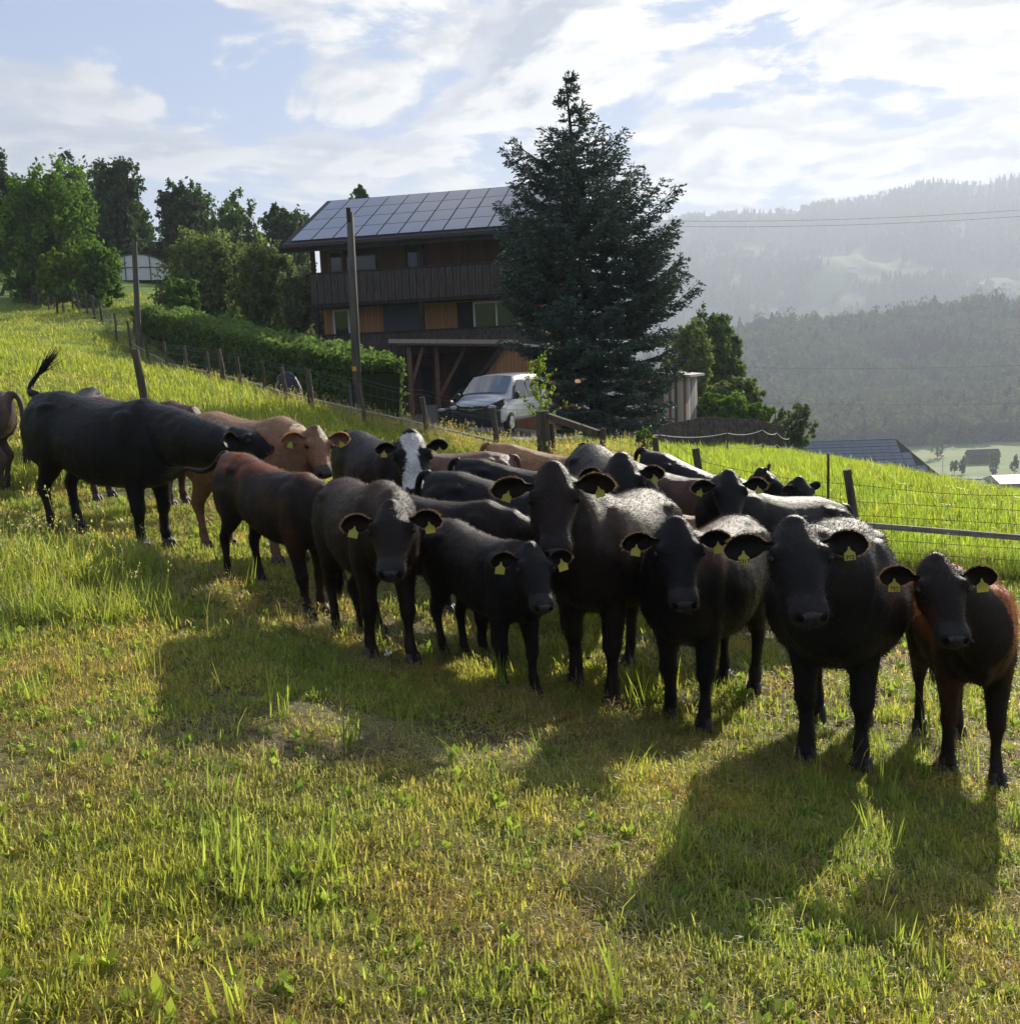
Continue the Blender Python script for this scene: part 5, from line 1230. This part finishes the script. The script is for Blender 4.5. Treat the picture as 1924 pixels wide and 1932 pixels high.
# ------------------------------------------------------------------ grass
def grassmat():
    m = bpy.data.materials.new('grass_blade'); m.use_nodes = True; t = m.node_tree; t.nodes.clear()
    a = N(t, 'ShaderNodeAttribute', attribute_name='tint'); g = t.nodes.new('ShaderNodeNewGeometry')
    n1 = N(t, 'ShaderNodeTexNoise', {'Vector': g.outputs['Position'], 'Scale': 1.3, 'Detail': 4.}).outputs[0]
    oi = t.nodes.new('ShaderNodeObjectInfo')
    c = mixc(t, mapr(t, n1, .40, .68), a.outputs[0], mixc(t, 1., a.outputs[0], (1.22, 1.08, .95), 'MULTIPLY'))
    c = mixc(t, 1., c, mixc(t, oi.outputs['Random'], (.75, .78, .75), (1.2, 1.15, 1.1)), 'MULTIPLY')
    b = N(t, 'ShaderNodeBsdfPrincipled', {'Base Color': c, 'Roughness': .45, 'Specular IOR Level': .4})
    tr = N(t, 'ShaderNodeBsdfTranslucent', {0: mixc(t, 1., c, (2.05, 1.95, 1.15), 'MULTIPLY')})
    mx = N(t, 'ShaderNodeMixShader', {0: .6, 1: b.outputs[0], 2: tr.outputs[0]})
    N(t, 'ShaderNodeOutputMaterial', {0: mx.outputs[0]}); return m
gm = grassmat()
def blades(n, rad, h0, h1, w, seed, dry=.2, leanm=.5, flat=False, hue=(.095, .16, .022)):
    r_ = np.random.default_rng(seed); V = []; F = []; C = []; k = 0
    q = r_.random(n)**.5*rad; an = r_.random(n)*6.283
    for i in range(n):
        b = np.array([q[i]*math.cos(an[i]), q[i]*math.sin(an[i]), -.01]); h = r_.uniform(h0, h1)*(1 if r_.random() < .8 else 1.4); ld = r_.random()*6.283; lm = abs(r_.normal(0, leanm)); 
        isdry = r_.random() < dry
        if isdry: lm += .7; 
        d = np.array([math.cos(ld), math.sin(ld), 0]); sd = np.array([-d[1], d[0], 0]); ww = w*r_.uniform(.6, 1.3)
        sg = [(0, 1), (.4, .9), (.75, .6), (1, .0)]
        for s_, wf in sg:
            th = lm*s_*1.2; p = b+d*h*s_*math.sin(min(th, 1.5))+np.array([0, 0, h*s_*math.cos(min(th, 1.45))])
            if wf > 0: V += [p-sd*ww*wf*.5, p+sd*ww*wf*.5]
            else: V += [p]
        F += [(k, k+1, k+3, k+2), (k+2, k+3, k+5, k+4), (k+4, k+5, k+6)]; k += 7
        cb = np.array(hue)*r_.uniform(.65, 1.35) if not isdry else np.array((.40, .35, .21))*r_.uniform(.6, 1.3)
        C += [cb*(.9 if j < 2 else 1.0) for j in range(7)]
    me = bpy.data.meshes.new('tuft'); me.from_pydata([tuple(x) for x in V], [], F); me.materials.append(gm)
    at = me.color_attributes.new('tint', 'FLOAT_COLOR', 'POINT'); c4 = np.ones((len(V), 4), np.float32); c4[:, :3] = np.array(C); at.data.foreach_set('color', c4.reshape(-1)); me.update(); return me
def herb(seed):
    r_ = np.random.default_rng(seed); V = []; C = []
    for i in range(9):
        an = r_.random()*6.283; L = r_.uniform(.018, .05); el = r_.uniform(.3, 1.1); d = np.array([math.cos(an)*math.cos(el), math.sin(an)*math.cos(el), math.sin(el)]); sd = np.array([-math.sin(an), math.cos(an), 0])*L*.38
        st = d*L*.4+r_.normal(0, .01, 3)*np.array([1, 1, .1]); V.append([st, st+d*L*.5+sd, st+d*L*1.05, st+d*L*.5-sd]); C.append(np.array((.15, .23, .05))*r_.uniform(.7, 1.5))
    return quads_mesh('herb', np.array(V), gm, np.array(C))
near_c = proto_coll('near_tufts', [blades(95, .17, .020, .060, .0055, 1+i, .22, 1.15, hue=(.25, .275, .085)) for i in range(6)]+[blades(60, .09, .035, .085, .0068, 20+i, .06, .75, hue=(.23, .285, .07)) for i in range(3)]+[blades(95, .18, .02, .07, .0045, 30+i, .68, 1.6, hue=(.28, .27, .12)) for i in range(3)]+[herb(40+i) for i in range(3)])
def field(name, label, coll, n, r0, r1, a0, a1, picker, smin, smax, filt=None, pw=1.0):
    r_ = np.sqrt(rng.random(n)*(r1**2-r0**2)+r0**2) if pw == 1 else r0+(r1-r0)*rng.random(n)**pw
    a_ = np.radians(rng.uniform(a0, a1, n)); x = r_*np.sin(a_); y = r_*np.cos(a_)
    if filt is not None: ok = filt(x, y); x, y = x[ok], y[ok]
    z = gz(x, y); n = len(x); e = .25
    gx_ = (gz(x+e, y)-gz(x-e, y))/(2*e); gy_ = (gz(x, y+e)-gz(x, y-e))/(2*e)
    rot = np.stack([np.arctan(gy_), -np.arctan(gx_), rng.random(n)*6.283], 1)
    s_ = rng.uniform(smin, smax, n); o = scatter(name, np.stack([x, y, z], 1), rot, np.stack([s_, s_, s_*rng.uniform(.75, 1.2, n)], 1), picker(x, y), coll); o['label'] = label; return o
def pick_near(x, y):
    k = fbm(x*1.4+9, y*1.4+2); r_ = rng.random(len(x))
    lush = k > .53; drym = k < .44
    i = rng.integers(0, 6, len(x))
    i = np.where(lush & (r_ < .55), rng.integers(6, 9, len(x)), i); i = np.where(drym & (r_ < .6), rng.integers(9, 12, len(x)), i)
    return np.where(rng.random(len(x)) < .18, rng.integers(12, 15, len(x)), i)
def bare(x, y):
    k = fbm(x*.9+31, y*.9+7); right = np.clip((x+.3)/1.5, 0, 1)
    return rng.random(len(x)) > np.clip((.43+right*.07-k)*8, 0, .8)
field('near_grass', 'short grazed grass with dry stalks in the foreground', near_c, 13000, 1.2, 6.2, -42, 42, pick_near, .6, 1.0, bare)
field('pasture_grass', 'short trampled grass beneath the herd', near_c, 16000, 6.0, 15, -42, 42, pick_near, 1.0, 1.6, bare)
far_c = proto_coll('far_tufts', [blades(60, .32, .05, .15, .011, 60+i, .15, .5, hue=(.20, .255, .045)) for i in range(4)]+[blades(60, .3, .04, .10, .011, 70+i, .4, .6, hue=(.20, .24, .05)) for i in range(2)])
def fence_side(x, y): # >0 beyond the fences
    FX = np.array([p[0][0] for p in posts[10:]]+[p[0][0] for p in posts2[1:]]); FY = np.array([p[0][1] for p in posts[10:]]+[p[0][1] for p in posts2[1:]])
    az = np.arctan2(x, y); fa = np.arctan2(FX, FY); o_ = np.argsort(fa); return np.hypot(x, y)-np.interp(az, fa[o_], np.hypot(FX, FY)[o_])
house_xy = lambda x, y: (((x-HX)*math.cos(R(12))-(y-HY)*math.sin(R(12))) > -1.5) & (((x-HX)*math.cos(R(12))-(y-HY)*math.sin(R(12))) < 13) & (y > 38) & (y < 58)
okf = lambda x, y: ~near_drive(x, y, 4.0) & ~house_xy(x, y)
field('hill_grass', 'sunlit grass of the pasture slope and the meadow', far_c, 15000, 14.5, 70, -42, 36, lambda x, y: np.where(fbm(x*.3, y*.3) > .5, rng.integers(4, 6, len(x)), rng.integers(0, 4, len(x))), 1.0, 1.9, okf, pw=1.25)
lush_c = proto_coll('lush_tufts', [blades(90, .24, .07, .18, .007, 90+i, .03, .35, hue=(.21, .31, .05)) for i in range(4)])
field('meadow_grass', 'lush bright green meadow grass beyond the mesh fence', lush_c, 9000, 11, 50, 6, 40, lambda x, y: rng.integers(0, 4, len(x)), .9, 1.5, lambda x, y: (fence_side(x, y) > .2) & ~near_drive(x, y, 4), pw=1.2)
# tall grass along the fence and left knoll
def stalks(n, rad, h0, h1, seed, head=True, hue=(.30, .26, .15)):
    r_ = np.random.default_rng(seed); V = []; C = []
    for i in range(n):
        q = r_.random()**.5*rad; an = r_.random()*6.283; b = np.array([q*math.cos(an), q*math.sin(an), 0]); h = r_.uniform(h0, h1); d = np.array([r_.normal(0, .13), r_.normal(0, .13), 1.]); sd = unit(np.cross(d, r_.normal(size=3))); t_ = b+d*h; bn = r_.normal(0, .05, 3); bn[2] = 0
        m_ = b+d*h*.55+bn*.2; V += [[b-sd*.0018, b+sd*.0018, m_+sd*.0015, m_-sd*.0015], [m_-sd*.0015, m_+sd*.0015, t_+bn+sd*.001, t_+bn-sd*.001]]; C += [np.array((.20, .22, .07))]*2
        if head:
            for k_ in range(7):
                c_ = t_+bn+d*(-.01*k_)+r_.normal(0, .006, 3); o_ = unit(r_.normal(size=3)+(0, 0, 1.2))*.022; s2 = unit(np.cross(o_, r_.normal(size=3)))*.005; V.append([c_, c_+o_*.5+s2, c_+o_, c_+o_*.5-s2]); C.append(np.array(hue)*r_.uniform(.7, 1.4))
    return quads_mesh('stalk', np.array(V), gm, np.array(C))
tall_c = proto_coll('tall_tufts', [blades(60, .22, .14, .34, .007, 110+i, .12, .32, hue=(.11, .17, .03)) for i in range(3)]+[stalks(12, .25, .28, .58, 120+i) for i in range(3)])
fs = lambda lo, hi: (lambda x, y: (fence_side(x, y) > lo) & (fence_side(x, y) < hi) & okf(x, y))
field('tall_grass', 'tall seeding grass and pale dry stalks along the wire fence', tall_c, 26000, 13, 50, -28, 8, lambda x, y: np.where(rng.random(len(x)) < .5, rng.integers(0, 3, len(x)), rng.integers(3, 6, len(x))), .65, 1.05, fs(-.6, 1.6), pw=1.3)
field('verge_grass', 'tall grass strip along the mesh fence on the right', tall_c, 5000, 10, 16, 4, 36, lambda x, y: np.where(rng.random(len(x)) < .8, rng.integers(0, 3, len(x)), rng.integers(3, 6, len(x))), .45, .8, fs(-.25, .5))
kn = lambda x, y: (fbm(x*1.1+50, y*1.1) > .40)
field('knoll_grass', 'longer bright grass on the rise at the left in front of the bull', proto_coll('knoll_tufts', [blades(70, .16, .07, .19, .006, 140+i, .12, .6, hue=(.23, .285, .07)) for i in range(3)]+[stalks(3, .15, .22, .42, 150+i, True, (.26, .26, .14)) for i in range(2)]), 420, 6.4, 8.8, -32, -20, lambda x, y: np.where(rng.random(len(x)) < .85, rng.integers(0, 3, len(x)), rng.integers(3, 5, len(x))), .8, 1.3, kn)
field('scattered_stalks', 'scattered single tall stalks in the foreground', proto_coll('single_stalks', [stalks(2, .05, .12, .30, 160+i, False) for i in range(3)]+[blades(14, .05, .12, .26, .007, 165+i, .0, .3, hue=(.19, .26, .06)) for i in range(3)]), 200, 1.6, 8, -38, 38, lambda x, y: rng.integers(0, 6, len(x)), .7, 1.2)
# small white flower head near the calves
fp = hit(738, 1278); fl_ = empty('white_flower', tuple(fp), 'small cluster of white flowers in the grass below the front left calf', 'flower')
q = MB(); q.tube([(0, 0, 0), (.01, 0, .08), (.0, 0, .14)], .0018, 5); q.build('stem', gm, fl_)
q = MB()
for i in range(10): q.sphere((rng.normal(0, .022), rng.normal(0, .02), .14+rng.normal(0, .014)), .0075, 6, 4)
q.build('blossom', pmat('petal_white', (.75, .73, .62), .6, transl=.3), fl_)
